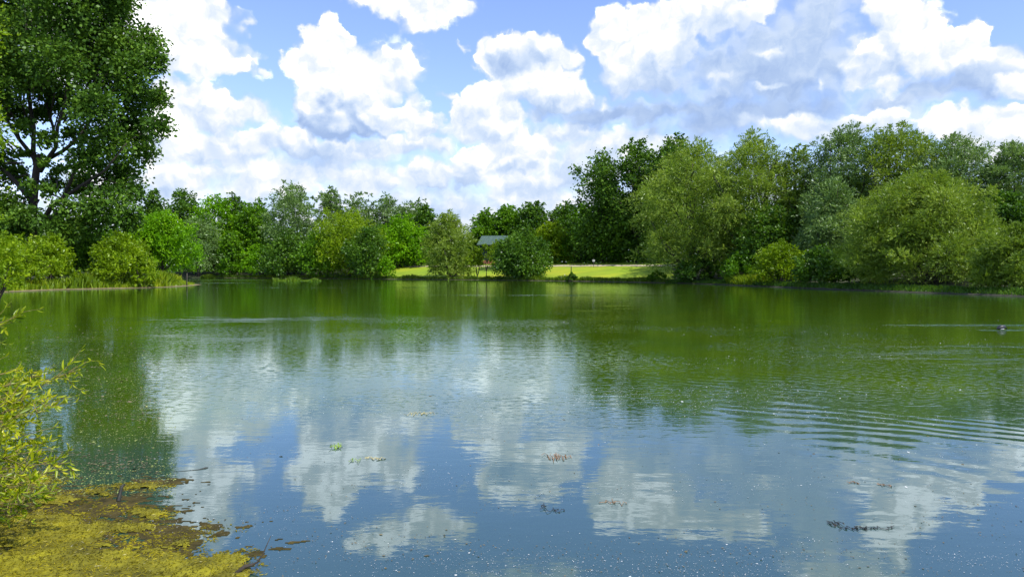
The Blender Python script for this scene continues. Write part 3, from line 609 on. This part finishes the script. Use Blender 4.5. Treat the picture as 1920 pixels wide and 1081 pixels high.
T('shrub', 'shrub', 'small pale bush at the water left of the dark shrub under the broad tree', RS, 960, 24, 498, 151, 'yellow', 'dome', n=1200, ll=.26, nl=10, stems=2, crown_name='foliage')

T('shrub', 'shrub', 'dark bush at the left foot of the dome-shaped willow', RS, 1622, 90, 478, 84, 'broad', 'dome', n=7000, ll=.23, stems=4, crown_name='foliage')
# ---- far-off wood behind everything
def scatter_wood(name, pts, style, n, ll, hgt, seed):
    rg = np.random.default_rng(seed); k = rg.integers(len(pts), size=n); p_ = np.array(pts)[k]
    H = hgt * p_[:, 2]; z = rg.uniform(0, 1, n) ** 1.15
    c = np.stack([p_[:, 0] + rg.normal(size=n) * 3.2 * np.sqrt(1.05 - z), p_[:, 1] + rg.normal(size=n) * 3.0, ground_h(p_[:, 0], p_[:, 1]) + z * H], 1)
    ax = unit(rg.normal(size=(n, 3))); sd = unit(np.cross(ax, rg.normal(size=(n, 3)))); L = ll * rg.uniform(.6, 1.4, n)
    return leaf_mesh(name, c, ax, sd, L, L * .7, LM[style], None, None)
pts = []; rg = np.random.default_rng(77)
for px in range(-300, 2300, 9):
    for D in (212, 226):
        if px < 880: DD = D + 8
        elif px < 1260: DD = D - 6
        else: DD = D - 6 - (px - 1260) / 1040 * 95
        hk = (1.1 if px < 330 else 1.55 if px < 780 else .8 if px < 890 else 1.25 if px < 1100 else 1.6); pts.append((X(px, DD) + rg.normal() * 2, DD + rg.normal() * 3, hk * rg.uniform(.7, 1.12)))
o = scatter_wood('woodland', pts, 'broad', 150000, .72, 9.0, 78); tag(o, 'dark mass of woodland closing the view behind the trees', 'woodland', kind='stuff')
pts = [(X(px, D) + rg.normal(), D, rg.uniform(.6, 1.2)) for px in range(-900, -80, 14) for D in (88, 100, 120)]
o = scatter_wood('undergrowth', pts, 'broad', 20000, .5, 6.0, 79); tag(o, 'tangled green undergrowth continuing past the left edge of the peninsula', 'undergrowth', kind='stuff')

# ------------------------------------------------------------------ bank grass
def along_shore(D0, px0, px1, n, dmin, dmax, seed):
    rg = np.random.default_rng(seed); seg = []; 
    for a_, b_ in zip(PA, PB):
        pm = CX + F * (a_[0] + b_[0]) / 2 / max((a_[1] + b_[1]) / 2, 1)
        if px0 < pm < px1 and D0[0] < (a_[1] + b_[1]) / 2 < D0[1]: seg.append((a_, b_, np.linalg.norm(b_ - a_)))
    w_ = np.array([s_[2] for s_ in seg]); k = rg.choice(len(seg), n, p=w_ / w_.sum()); t = rg.uniform(0, 1, n)
    A_ = np.array([s_[0] for s_ in seg])[k]; B_ = np.array([s_[1] for s_ in seg])[k]
    dr = unit(B_ - A_); nn = np.stack([dr[:, 1], -dr[:, 0]], 1); p_ = A_ + (B_ - A_) * t[:, None]; off = rg.uniform(dmin, dmax, n)
    q1 = p_ + nn * off[:, None]; q2 = p_ - nn * off[:, None]
    s1 = sdist(q1[:, 0], q1[:, 1]); s2 = sdist(q2[:, 0], q2[:, 1])
    return np.where((s1 > s2)[:, None], q1, q2)
def blades(name, p_, hgt, wid, style, seed, lean=.3, zoff=0.0):
    rg = np.random.default_rng(seed); n = len(p_); z0 = np.maximum(ground_h(p_[:, 0], p_[:, 1]), -.05) + zoff
    h_ = hgt * rg.uniform(.5, 1.3, n); an = rg.uniform(0, math.pi * 2, n)
    sd = np.stack([np.cos(an), np.sin(an), np.zeros(n)], 1) * wid * .5
    base = np.stack([p_[:, 0], p_[:, 1], z0], 1); ln = rg.normal(size=(n, 2)) * lean * h_[:, None]
    mid = base + np.concatenate([ln * .35, (h_ * .6)[:, None]], 1); tipp = base + np.concatenate([ln, h_[:, None]], 1)
    V = np.stack([base - sd, base + sd, mid + sd * .8, tipp, mid - sd * .8], 1).reshape(-1, 3); ii = np.arange(n)[:, None] * 5
    return mesh_np(name, V, np.concatenate([ii, ii + 1, ii + 2, ii + 3, ii + 4], 1), LM[style])
def nz2(x, y, s): return np.array([mnoise.noise((float(a_) * s, float(b_) * s, 3.7)) for a_, b_ in zip(x, y)])
p_ = along_shore((60, 112), -300, 380, 16000, .0, 4.0, 31)
hh = .35 + 1.1 * np.clip(nz2(p_[:, 0], p_[:, 1], .35) + .35, 0, 1); px_ = CX + F * p_[:, 0] / p_[:, 1]
hh *= .62 + .75 * np.exp(-((px_ - 170) / 45) ** 2) + .5 * np.exp(-((px_ - 305) / 24) ** 2); hh *= np.where(px_ > 340, .35, 1)
o = blades('bank_grass', p_, hh, .10, 'grass', 32); tag(o, 'tall sunlit yellow-green grass fringing the left peninsula', 'grass', kind='stuff')
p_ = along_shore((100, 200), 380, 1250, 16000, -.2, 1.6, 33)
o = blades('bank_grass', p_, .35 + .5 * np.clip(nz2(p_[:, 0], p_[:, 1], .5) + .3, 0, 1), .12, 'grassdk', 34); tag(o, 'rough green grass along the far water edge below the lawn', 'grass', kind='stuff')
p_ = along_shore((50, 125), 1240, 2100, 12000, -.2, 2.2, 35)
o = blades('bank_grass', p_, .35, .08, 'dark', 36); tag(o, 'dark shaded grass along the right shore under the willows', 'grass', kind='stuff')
p_ = along_shore((85, 112), 1355, 1420, 2600, .0, 3.0, 37)
o = blades('bright_grass', p_, 1.0, .10, 'grass', 38); tag(o, 'patch of bright grass at the water left of the rounded shrub', 'grass', kind='stuff')
# marginal plants standing in the water at the left
rg = np.random.default_rng(40); n = 1500; px_ = rg.uniform(512, 602, n); D_ = rg.uniform(136, 150, n)
p_ = np.stack([X(px_, D_), D_], 1); hh = .15 + .75 * np.clip(nz2(px_, D_, .05) + .2, 0, 1)
z_sv = ground_h
def blades_on_water(name, p_, hgt, wid, style, seed):
    o = blades(name, p_, hgt, wid, style, seed); V = np.empty(len(o.data.vertices) * 3, np.float32); o.data.vertices.foreach_get('co', V); V = V.reshape(-1, 5, 3)
    V[:, :, 2] -= V[:, :1, 2] + .05; o.data.vertices.foreach_set('co', V.ravel()); return o
o = blades_on_water('water_plants', p_, hh, .13, 'grassdk', 41); tag(o, 'bright clump of water plants growing out of the lake below the left far wood', 'water plants', kind='stuff')


# ------------------------------------------------------------------ muddy shore of the left peninsula
def shore_strip(name, px0, px1, Dr, d0, d1, mat, z):
    V, Fq = [], []; prev = False
    for a_, b_ in zip(PA, PB):
        pm = CX + F * a_[0] / max(a_[1], 1)
        if not (px0 < pm < px1 and Dr[0] < a_[1] < Dr[1]): prev = False; continue
        dr = (b_ - a_) / (np.linalg.norm(b_ - a_) + 1e-9); nn = np.array([dr[1], -dr[0]])
        if sdist(*(a_ + nn * .3))[0] < 0: nn = -nn
        w_ = .6 + .5 * mnoise.noise((a_[0] * .3, a_[1] * .3, 1))
        for q_, zz in ((d0 * w_ * 1.4, .012), (d1, z)): V.append((*(a_ + nn * q_), zz))
        if prev: b2 = len(V) - 2; Fq.append([b2 - 2, b2, b2 + 1, b2 - 1])
        prev = True
    return tag(mesh_np(name, np.array(V), Fq, mat), kind='structure')
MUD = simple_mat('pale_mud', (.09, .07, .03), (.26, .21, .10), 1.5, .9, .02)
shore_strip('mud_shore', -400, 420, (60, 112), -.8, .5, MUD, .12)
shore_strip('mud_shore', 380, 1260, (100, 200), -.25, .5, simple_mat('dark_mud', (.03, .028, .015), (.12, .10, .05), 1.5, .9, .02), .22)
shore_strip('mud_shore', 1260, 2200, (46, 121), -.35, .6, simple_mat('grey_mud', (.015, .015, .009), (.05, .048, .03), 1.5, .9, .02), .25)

# ------------------------------------------------------------------ shed behind the trees
SD = 182.0; sx = X(937, SD); sz = float(ground_h(sx, SD)[0])
shed = empty('shed', (sx, SD, sz)); tag(shed, 'dark green shed with a pale sloping roof, half hidden by trees at mid picture', 'shed')
shed.rotation_euler = (0, 0, R(-14))
eave, ridge, LX, LY = Z(459, SD) - sz, Z(443, SD) - sz, 8.0, 7.0
def clad(name, c1, c2, sc=(6, 6, .2), rough=.6):
    m, nb = new_mat(name); t_ = nb.n('ShaderNodeTexCoord'); w_ = nb.noise(nb.v('MULTIPLY', t_.outputs['Object'], sc), 1.2, 3)
    p_ = nb.n('ShaderNodeBsdfPrincipled'); p_.inputs['Roughness'].default_value = rough; p_.inputs['Specular IOR Level'].default_value = .1
    nb.put(p_.inputs['Base Color'], nb.ramp(w_, [(.3, c1), (.7, c2)])); finish(nb, p_.outputs[0]); return m
hx, hy = LX / 2, LY / 2; wt = .9
V = [(-hx, -hy, wt), (hx, -hy, wt), (hx, hy, wt), (-hx, hy, wt), (-hx, -hy, eave), (hx, -hy, eave), (hx, hy, eave), (-hx, hy, eave), (-hx, 0, ridge - .1), (hx, 0, ridge - .1)]
mesh_np('wall', V, [[0, 1, 5, 4], [2, 3, 7, 6], [1, 2, 6, 9, 5], [3, 0, 4, 8, 7], [3, 2, 1, 0]], clad('dark_cladding', (.010, .035, .034), (.022, .06, .055)), shed)
mb = MB(); mb.box((0, 0, wt / 2 - .3), (LX + .12, LY + .12, wt + .594)); mb.build('brick_base', simple_mat('brick', (.20, .07, .04), (.34, .13, .08), 5, .9), shed, False)
V = []
for th in (0, .16):
    V += [(-hx - .5, -hy - .6, eave - .17 + th), (hx + .5, -hy - .6, eave - .17 + th), (hx + .5, 0, ridge + th), (-hx - .5, 0, ridge + th), (-hx - .5, hy + .6, eave - .17 + th), (hx + .5, hy + .6, eave - .17 + th)]
mesh_np('roof', V, [[0, 1, 2, 3][::-1], [3, 2, 5, 4][::-1], [6, 7, 8, 9], [9, 8, 11, 10], [0, 1, 7, 6], [4, 5, 11, 10][::-1], [1, 2, 8, 7], [2, 5, 11, 8], [3, 0, 6, 9], [4, 3, 9, 10]], clad('pale_roof_sheet', (.04, .075, .06), (.09, .135, .115), (5, .4, .4), .9), shed)
mb = MB(); mb.box((-1.6, -hy - .03, wt + 1.1), (1.8, .1, 2.2)); dr_ = mb.build('door', clad('door_boards', (.02, .03, .03), (.05, .06, .05)), shed, False)
mb = MB(); mb.box((-.95, -hy - .11, wt + 1.1), (.05, .08, .18)); mb.build('handle', GREYBARK, dr_, False)
mb = MB(); mb.tube([(-hx - .5, -hy - .68, eave - .2), (hx + .5, -hy - .68, eave - .2)], [.09, .09], 6); mb.build('gutter', BARK, shed)

# ------------------------------------------------------------------ posts and a small sign
def post(name, label, cat, group, px, D, top, r, mat, lean=0.0, z0=None):
    x = X(px, D); z_ = float(ground_h(x, D)[0]) if z0 is None else z0; H = Z(top, D) - z_; mb = MB()
    mb.tube([(0, 0, -.25), (lean * .5, 0, H * .5), (lean, 0, H - .04), (lean, 0, H)], [r * 1.05, r, r * .95, r * .6], 8)
    o = mb.build(name, mat); o.location = (x, D, z_); tag(o, label, cat, group); return o
post('wooden_post', 'thin dark post standing in the water off the tip of the peninsula', 'post', None, 350, 97, 512, .07, GREYBARK, .05, -.1)
post('wooden_post', 'short dark post on the lawn above the small round bush', 'post', None, 1071, 150, 499, .09, BARK)
PALE = simple_mat('pale_wood', (.40, .38, .28), (.62, .58, .46), 6, .8)
post('stake', 'pale stake in the water left of the small round bush, the taller one', 'stake', 'pale stakes by the round bush', 1059, 139.5, 514, .06, PALE)
post('stake', 'pale stake in the water left of the small round bush, the shorter one', 'stake', 'pale stakes by the round bush', 1053, 139.8, 518, .06, PALE)
SX, SDY = X(1113, 155), 155.0; sg = empty('sign', (SX, SDY, float(ground_h(SX, SDY)[0]))); tag(sg, 'small pale sign on a thin post in the shade behind the lawn', 'sign')
mb = MB(); mb.tube([(0, 0, -.2), (0, 0, 1.5)], [.05, .05], 8); mb.build('post', GREYBARK, sg)
mb = MB(); mb.box((0, -.07, 1.38), (.5, .04, .42)); mb.build('panel', simple_mat('pale_panel', (.30, .31, .34), (.42, .42, .46), 3, .6), sg, False)

# ------------------------------------------------------------------ swimming bird
bird = empty('duck', (DUCK[0], DUCK[1], 0)); bird.rotation_euler = (0, 0, R(6)); tag(bird, 'black duck with a pale flank swimming with lowered head near the right edge', 'duck')
BLK = simple_mat('black_feathers', (.006, .007, .010), (.022, .024, .030), 20, .5, .004); WHT = simple_mat('pale_feathers', (.30, .30, .30), (.50, .49, .48), 20, .7)
def loft(sec, sides=14):
    V, Fq = [], []
    for (x, z, ry, rz) in sec:
        for k in range(sides):
            an = 2 * math.pi * k / sides; V.append((x, ry * math.cos(an), z + rz * math.sin(an)))
    for i in range(len(sec) - 1):
        for k in range(sides):
            a_, b_ = i * sides + k, i * sides + (k + 1) % sides; Fq.append([a_, b_, b_ + sides, a_ + sides])
    Fq.append(list(range(sides))[::-1]); Fq.append([(len(sec) - 1) * sides + k for k in range(sides)]); return np.array(V), Fq
V, Fq = loft([(-.20, .035, .006, .004), (-.17, .045, .03, .014), (-.13, .055, .06, .045), (-.07, .075, .082, .075), (0, .085, .088, .085), (.06, .085, .075, .078), (.105, .095, .048, .055),
              (.135, .100, .032, .038), (.160, .085, .027, .030), (.175, .060, .030, .028), (.190, .040, .031, .026), (.205, .022, .022, .018), (.215, .010, .008, .008)])
mesh_np('body', V, Fq, BLK, bird, True)
V, Fq = loft([(-.10, .020, .02, .010), (-.06, .022, .080, .026), (0, .024, .0905, .030), (.05, .022, .081, .024), (.08, .020, .04, .010)], 14); mesh_np('flank', V, Fq, WHT, bird, True)
V, Fq = loft([(.208, .012, .010, .006), (.228, .004, .009, .004), (.246, -.002, .006, .002)], 8); mesh_np('bill', V, Fq, simple_mat('bill', (.10, .12, .15), (.16, .18, .22), 20, .5), bird, True)

# ------------------------------------------------------------------ near willow branches at the left edge
def W3(px, py, D): return Vector((X(px, D), D, Z(py, D)))
rg = np.random.default_rng(55); nw = empty('willow_bush', (-5.6, 4.9, .1)); tag(nw, 'sunlit yellow-green willow bush reaching in over the water at the near left edge', 'willow bush')
base = Vector((-5.6, 4.9, -.1)); lc, la, ls, LL, LW = [], [], [], [], []; mbw = MB()
tips = [(150, 690, 6.3), (120, 745, 6.1), (136, 742, 6.5), (128, 868, 5.8), (105, 800, 6.0), (60, 950, 5.4), (42, 590, 6.7), (30, 690, 5.9), (90, 720, 6.6), (60, 880, 5.5), (96, 905, 6.0), (20, 800, 5.5), (70, 820, 6.2),
        (44, 760, 6.4), (10, 900, 5.6), (28, 960, 5.8), (70, 700, 6.9), (8, 740, 6.1), (110, 858, 6.6), (54, 640, 40), (36, 850, 6.0), (84, 770, 5.7), (0, 840, 6.4), (14, 930, 6.3), (80, 930, 6.2), (-30, 600, 6.2), (-60, 700, 6.0), (-40, 820, 6.2), (-90, 500, 6.4), (-20, 540, 6.5),
        (50, 790, 6.5), (25, 720, 6.6), (96, 840, 5.6), (40, 910, 6.5), (66, 742, 5.9), (10, 668, 6.3), (20, 860, 5.9), (75, 900, 5.7), (5, 960, 5.5), (15, 600, 6.6), (58, 860, 6.3)]
tips = [t_ for t_ in tips if t_[2] < 20]
def twig(p0, p1, r, nl, bow):
    ctrl = (p0 + p1) * .5 + Vector((0, 0, bow)) + Vector(rg.normal(size=3) * .05); pts = []
    for k in range(9):
        t = k / 8; pts.append(p0 * (1 - t) ** 2 + ctrl * 2 * t * (1 - t) + p1 * t * t)
    mbw.tube([p_ - nw.location for p_ in pts], [r * (1 - .85 * k / 8) for k in range(9)], 6)
    for i in range(nl):
        t = rg.uniform(.12, 1.0) if i else 1.0; f_ = t * 8; k = min(7, int(f_)); p_ = pts[k].lerp(pts[k + 1], f_ - k); tg = (pts[k + 1] - pts[k]).normalized()
        ax = unit(np.array(tg) * .75 + rg.normal(size=3) * .55 + np.array([.05, 0, .05])); L = rg.uniform(.035, .095) * (1.1 - .35 * t)
        lc.append(np.array(p_ - nw.location) + ax * L * .5); la.append(ax); ls.append(unit(np.cross(ax, rg.normal(size=3) * .7 + np.array([0, 0, 1])))); LL.append(L); LW.append(L * rg.uniform(.2, .3))
    return pts
for (px, py, D) in tips:
    p1 = W3(px, py, D); st = base.lerp(p1, .25) + Vector((0, 0, .35)); main = twig(base + Vector(rg.normal(size=3) * .12), p1, .011, 26, .35)
    for k in range(15):
        f_ = rg.uniform(3.2, 7.8); q_ = main[int(f_)].lerp(main[int(f_) + 1], f_ % 1); d_ = (main[int(f_) + 1] - main[int(f_)]).normalized()
        e_ = q_ + (d_ * .8 + Vector(rg.normal(size=3)) * .55).normalized() * rg.uniform(.10, .30)
        if e_.z < .03: e_.z = .03 + rg.uniform(0, .05)
        twig(q_, e_, .004, 15, .03)
lc, la, ls, LL, LW = map(np.array, (lc, la, ls, LL, LW))
u_ = np.cross(la, ls); Lh, Wh = LL[:, None] / 2, LW[:, None] / 2
V = np.stack([lc - la * Lh, lc - la * Lh * .3 + ls * Wh + u_ * Wh * .35, lc + la * Lh * .35 + ls * Wh * .8 + u_ * Wh * .2, lc + la * Lh - u_ * Lh * .15, lc + la * Lh * .35 - ls * Wh * .8 + u_ * Wh * .2, lc - la * Lh * .3 - ls * Wh + u_ * Wh * .35], 1).reshape(-1, 3)
ii = np.arange(len(lc))[:, None] * 6; Fq = np.concatenate([np.concatenate([ii, ii + 1, ii + 2, ii + 3], 1), np.concatenate([ii, ii + 3, ii + 4, ii + 5], 1)])
mesh_np('leaves', V, Fq, LM['near'], nw)
mbw.build('branches', simple_mat('willow_twig', (.09, .07, .02), (.24, .19, .06), 9, .7), nw)

# ------------------------------------------------------------------ floating algae and water weed near the camera
def ray0(px, py):
    dx, dy = (np.asarray(px, float) - CX) / F, (CY - np.asarray(py, float)) / F
    y = math.cos(PITCH) + dy * math.sin(PITCH); z = -math.sin(PITCH) + dy * math.cos(PITCH); t = -EYE / z
    return dx * t, y * t
def w2px(x, y):
    z = -EYE; yc = y * math.cos(PITCH) - z * math.sin(PITCH); zc = y * math.sin(PITCH) + z * math.cos(PITCH)
    return CX + F * x / yc, CY - F * zc / yc
def fbm(x, y, s, o_=4):
    v_ = np.zeros(x.shape); a_ = 1
    for k in range(o_):
        v_ += a_ * np.array([mnoise.noise((p_ * s, q_ * s, 9.1 * k)) for p_, q_ in zip(x.ravel(), y.ravel())]).reshape(x.shape); s *= 2.1; a_ *= .55
    return v_
xs = np.arange(-5.4, -1.5, .014); ys = np.arange(4.2, 8.2, .020); AX, AY = np.meshgrid(xs, ys); PXm, PYm = w2px(AX, AY)
nf = fbm(AX, AY, 2.2); nf2 = fbm(AX * .8, AY * 1.6, 9.0, 3)
def field(bl):
    f_ = np.full(AX.shape, -9.0)
    for (cx, cy, rx, ry) in bl: f_ = np.maximum(f_, 1 - np.hypot((PXm - cx) / rx, (PYm - cy) / ry))
    return f_
mainf = field([(120, 1090, 330, 95), (250, 1075, 190, 55), (60, 1000, 190, 70), (420, 1066, 78, 34), (250, 912, 80, 8), (275, 962, 50, 13), (345, 1020, 18, 9), (190, 925, 40, 9), (110, 940, 80, 14), (240, 990, 60, 12), (-100, 950, 180, 90), (60, 900, 70, 12)]) + nf * .40 + nf2 * .34 - .06 - .012 * np.clip(PXm - 470, 0, 200) - .20 * np.clip((1015 - PYm) / 40, 0, 1)
brown = field([(130, 960, 240, 80), (300, 1000, 120, 40), (200, 1040, 320, 70), (-60, 930, 200, 100), (290, 905, 70, 14)]) + nf * .40 - nf2 * .75 - .12
def mat_sheet(name, f_, thr, zf, mat, label):
    Zm = zf(f_); ok = f_ > thr; id_ = np.arange(AX.size).reshape(AX.shape)
    k = ok[:-1, :-1] & ok[1:, 1:] & ok[:-1, 1:] & ok[1:, :-1]; q_ = np.stack([id_[:-1, :-1], id_[:-1, 1:], id_[1:, 1:], id_[1:, :-1]], -1)[k]
    us, iv = np.unique(q_, return_inverse=True)
    o = mesh_np(name, np.stack([AX.ravel()[us], AY.ravel()[us], Zm.ravel()[us]], 1), iv.reshape(-1, 4), mat, smooth=True); tag(o, label, 'algae', kind='stuff'); return o
fz = fbm(AX, AY * 1.4, 16.0, 3)
ALG = simple_mat('filamentous_algae', (.045, .042, .008), (.27, .25, .012), 3.6, .75, .012, detail=9)
BRW = simple_mat('brown_weed', (.020, .018, .007), (.080, .064, .018), 9, .9, .01, detail=8); BRW.node_tree.nodes['Principled BSDF'].inputs['Specular IOR Level'].default_value = .1; ALG.node_tree.nodes['Principled BSDF'].inputs['Specular IOR Level'].default_value = .2
mat_sheet('algae', mainf, .06, lambda f_: .003 + .030 * np.clip(f_ - .06, 0, .35) + .012 * np.clip(fz + .1, 0, 1) * np.clip((f_ - .06) * 5, 0, 1), ALG, 'yellow-green mats of floating algae in the near left corner')
mat_sheet('water_weed', brown, .10, lambda f_: .0015 + .004 * np.clip(f_ - .1, 0, .5), BRW, 'brown rotting water weed lying at the surface between the algae mats')
ok = np.argwhere(mainf > .10); rg = np.random.default_rng(66); k = ok[rg.integers(len(ok), size=16000)]
bx2, by2 = AX[k[:, 0], k[:, 1]] + rg.normal(size=len(k)) * .008, AY[k[:, 0], k[:, 1]] + rg.normal(size=len(k)) * .008
n = len(bx2); c = np.stack([bx2, by2, .010 + .02 * np.clip(mainf[k[:, 0], k[:, 1]], 0, .4) + rg.uniform(0, .010, n)], 1)
ax = unit(rg.normal(size=(n, 3)) * np.array([1, 1, .35])); sd = unit(np.cross(ax, rg.normal(size=(n, 3)) + np.array([0, 0, 1.5]))); L = rg.uniform(.012, .045, n)
LM['alg'] = leaf_mat('algae_tufts', [(.06, .055, .006), (.20, .175, .008), (.42, .36, .014)], .3, .02, .4, 3.0)
o = leaf_mesh('algae_tufts', c, ax, sd, L, L * .16 + .001, LM['alg'], None, None); tag(o, 'stringy tufts standing up from the yellow algae mats', 'algae', kind='stuff')

ok = np.argwhere((mainf > -.30) & (mainf < .10) & (fz > -.1)); k = ok[rg.integers(len(ok), size=9000)]
bx2, by2 = AX[k[:, 0], k[:, 1]] + rg.normal(size=len(k)) * .012, AY[k[:, 0], k[:, 1]] + rg.normal(size=len(k)) * .012; n = len(bx2)
c = np.stack([bx2, by2, np.full(n, .004)], 1); ax = unit(rg.normal(size=(n, 3)) * np.array([1, 1, .08])); sd = unit(np.cross(ax, rg.normal(size=(n, 3)) * .1 + np.array([0, 0, 1]))); L = rg.uniform(.008, .04, n)
o = leaf_mesh('algae_shreds', c, ax, sd, L, L * rg.uniform(.12, .6, n), LM['alg'], None, None); tag(o, 'loose shreds of algae drifting around the edges of the mats', 'algae', kind='stuff')
# ------------------------------------------------------------------ fluff, petals and scraps floating everywhere
def flecks(name, n, boxp, size, mat, label, seed, cl=.5, grow_=1.0, thr=.22):
    rg = np.random.default_rng(seed); px = rg.uniform(boxp[0], boxp[1], n * 7); py = boxp[2] + (boxp[3] - boxp[2]) * rg.uniform(0, 1, n * 7) ** .85
    x, y = ray0(px, py); cfl = fbm(x * .7, y * 1.7, cl, 3) + rg.normal(size=len(x)) * .22; ok = (cfl > thr) & (sdist(x, y) < -.2); x, y = x[ok][:n], y[ok][:n]; n = len(x)
    c = np.stack([x, y, np.full(n, .0035) + rg.uniform(0, .002, n)], 1); an = rg.uniform(0, math.pi * 2, n)
    ax = unit(np.stack([np.cos(an), np.sin(an), rg.normal(size=n) * .10], 1)); sd = unit(np.stack([-np.sin(an), np.cos(an), rg.normal(size=n) * .15], 1))
    L = size * np.exp(rg.normal(size=n) * .45) * (1 + grow_ * np.clip(y - 6, 0, 30) * .055)
    o = leaf_mesh(name, c, ax, sd, L, L * rg.uniform(.35, .9, n), mat, None, None); tag(o, label, 'floating scraps', kind='stuff')
FL = simple_mat('seed_fluff', (.22, .26, .27), (.60, .62, .60), 30, .8); SC = simple_mat('dead_scraps', (.03, .03, .015), (.20, .17, .08), 12, .8); GS = simple_mat('green_scraps', (.10, .14, .02), (.35, .40, .12), 12, .7)
flecks('seed_fluff', 9000, (-100, 2000, 780, 1100), .0052, FL, 'white seed fluff scattered over the near water', 71, .6)
flecks('seed_fluff', 8000, (1050, 2000, 600, 800), .0075, FL, 'white seed fluff on the dark tree reflections at the right', 72, .25, 1.0)
flecks('seed_fluff', 2500, (250, 1100, 640, 800), .006, FL, 'white seed fluff on the bright water at mid distance', 73, .4)
flecks('floating_scraps', 2600, (100, 1920, 700, 1090), .010, SC, 'brown scraps of leaves and bark scattered over the near water', 74, .8, 1.0, .15)
flecks('floating_scraps', 11000, (-50, 330, 610, 930), .010, GS, 'olive scraps of weed crowded on the shaded water at the left', 75, .5, 1.0, -.1)

flecks('floating_scraps', 5000, (-50, 300, 600, 900), .016, SC, 'dark weed streaks on the shaded water at the left', 76, .45, 1.0, .05)

# ------------------------------------------------------------------ single floating pieces
def piece(name, label, px, py, n, ex, ey, size, mat, seed, zup=.008, ratio=.35, flat=.25, group=None):
    rg = np.random.default_rng(seed); x0, y0 = map(float, ray0(px, py)); s_ = y0 / F
    x = rg.normal(size=n) * ex * s_ * .5; y = rg.normal(size=n) * ey * s_ * .5 * y0 / EYE
    c = np.stack([x, y, rg.uniform(.002, zup, n)], 1); ax = unit(rg.normal(size=(n, 3)) * np.array([1, 1, flat])); sd = unit(np.cross(ax, rg.normal(size=(n, 3)) * .4 + np.array([0, 0, 1])))
    L = size * rg.uniform(.5, 1.4, n); mb = MB(); od = np.argsort(x); mb.tube([tuple(c[i]) for i in od], [.0022] * n, 5)
    for i in range(n):
        a_, s_, h_, w_ = ax[i], sd[i], L[i] / 2, L[i] * ratio / 2; b0 = len(mb.V); up = np.cross(a_, s_) * w_ * .25
        for q_ in (-a_ * h_, s_ * w_ + up, a_ * h_, -s_ * w_ + up): mb.V.append(Vector(c[i] + q_))
        mb.F.append([b0, b0 + 1, b0 + 2, b0 + 3])
    o = mb.build(name, mat, None, False); o.location = (x0, y0, .002); tag(o, label, 'floating plant', group); return o
GRN = simple_mat('green_sprig', (.10, .20, .01), (.25, .38, .02), 20, .6); TAN = simple_mat('tan_leaf', (.35, .30, .10), (.55, .50, .25), 20, .7); RST = simple_mat('rusty_leaf', (.16, .08, .03), (.36, .22, .10), 20, .8); DRK = simple_mat('black_scrap', (.008, .010, .010), (.03, .03, .02), 20, .7)
piece('floating_sprig', 'bright green leafy sprig floating left of the middle', 630, 838, 26, 14, 6, .045, GRN, 81, .03, .3, .6)
piece('floating_sprig', 'small olive sprig floating just left of the pale curled leaf', 666, 863, 14, 10, 5, .03, GRN, 82, .02)
piece('floating_leaf', 'pale tan curled leaf floating right of the two green sprigs', 706, 860, 12, 26, 4, .07, TAN, 83, .015, .28, .15)
piece('seed_clump', 'rusty brown clump of leaf litter floating in the middle of the near water', 1047, 857, 46, 26, 9, .028, RST, 84, .012)
piece('floating_scrap', 'dark scrap, left end of the short row in front of the rusty clump', 1019, 948, 8, 6, 5, .022, DRK, 85, .02)
piece('floating_scrap', 'larger dark scrap with tan edges, right end of the short row', 1040, 957, 18, 22, 5, .024, DRK, 86, .015)
piece('floating_weed', 'long dark strand of weed floating in the lower right', 1618, 990, 60, 60, 4, .026, DRK, 87, .008)
piece('floating_weed', 'small dark tuft at the left end of the long weed strand', 1566, 983, 24, 16, 6, .024, DRK, 88, .015)
piece('floating_twig', 'short brown twig floating above the long weed strand, the left one', 1598, 904, 12, 16, 3, .03, RST, 89)
piece('floating_twig', 'short brown twig floating above the long weed strand, the right one', 1652, 909, 12, 18, 3, .03, RST, 90)
piece('floating_weed', 'pale brown patch of scraps floating behind the near water at mid left', 782, 775, 40, 36, 4, .03, TAN, 91)
piece('floating_weed', 'brown patch of scraps floating right of the pale cloud reflection', 1155, 942, 26, 26, 4, .022, RST, 92)
def stick(name, label, pts, r, mat=BARK):
    P_ = [Vector((*map(float, ray0(px, py)), 0)) if z_ is None else Vector((X(px, z_), z_, Z(py, z_))) for (px, py, z_) in pts]; o0 = P_[0].copy(); mb = MB()
    mb.tube([p_ - o0 for p_ in P_], r, 8); o = mb.build(name, mat); o.location = o0; tag(o, label, 'stick'); return o
D5 = float(ray0(450, 1072)[1])
stick('snag', 'dark bent stick rising out of the algae mat at the bottom left', [(438, 1078, None), (455, 1066, D5 + .02), (468, 1063, D5 + .04), (478, 1058, D5 + .05), (488, 1044, D5 + .06), (495, 1028, D5 + .07), (504, 1008, D5 + .08)], [.016, .014, .010, .007, .0045, .0035, .002])
D6 = float(ray0(222, 936)[1])
stick('snag', 'short black stump of root poking out of the water among the algae', [(222, 940, None), (219, 930, D6), (222, 918, D6), (226, 911, D6 + .03), (230, 909, D6 + .05)], [.02, .017, .014, .010, .004], DRK)
stick('floating_twig', 'thin twig floating at the right end of the algae strip, knobbly at its tip', [(325, 884, None), (350, 882, None), (372, 880, None), (386, 877, None), (390, 876, None)], [.003, .004, .006, .012, .006], DRK)
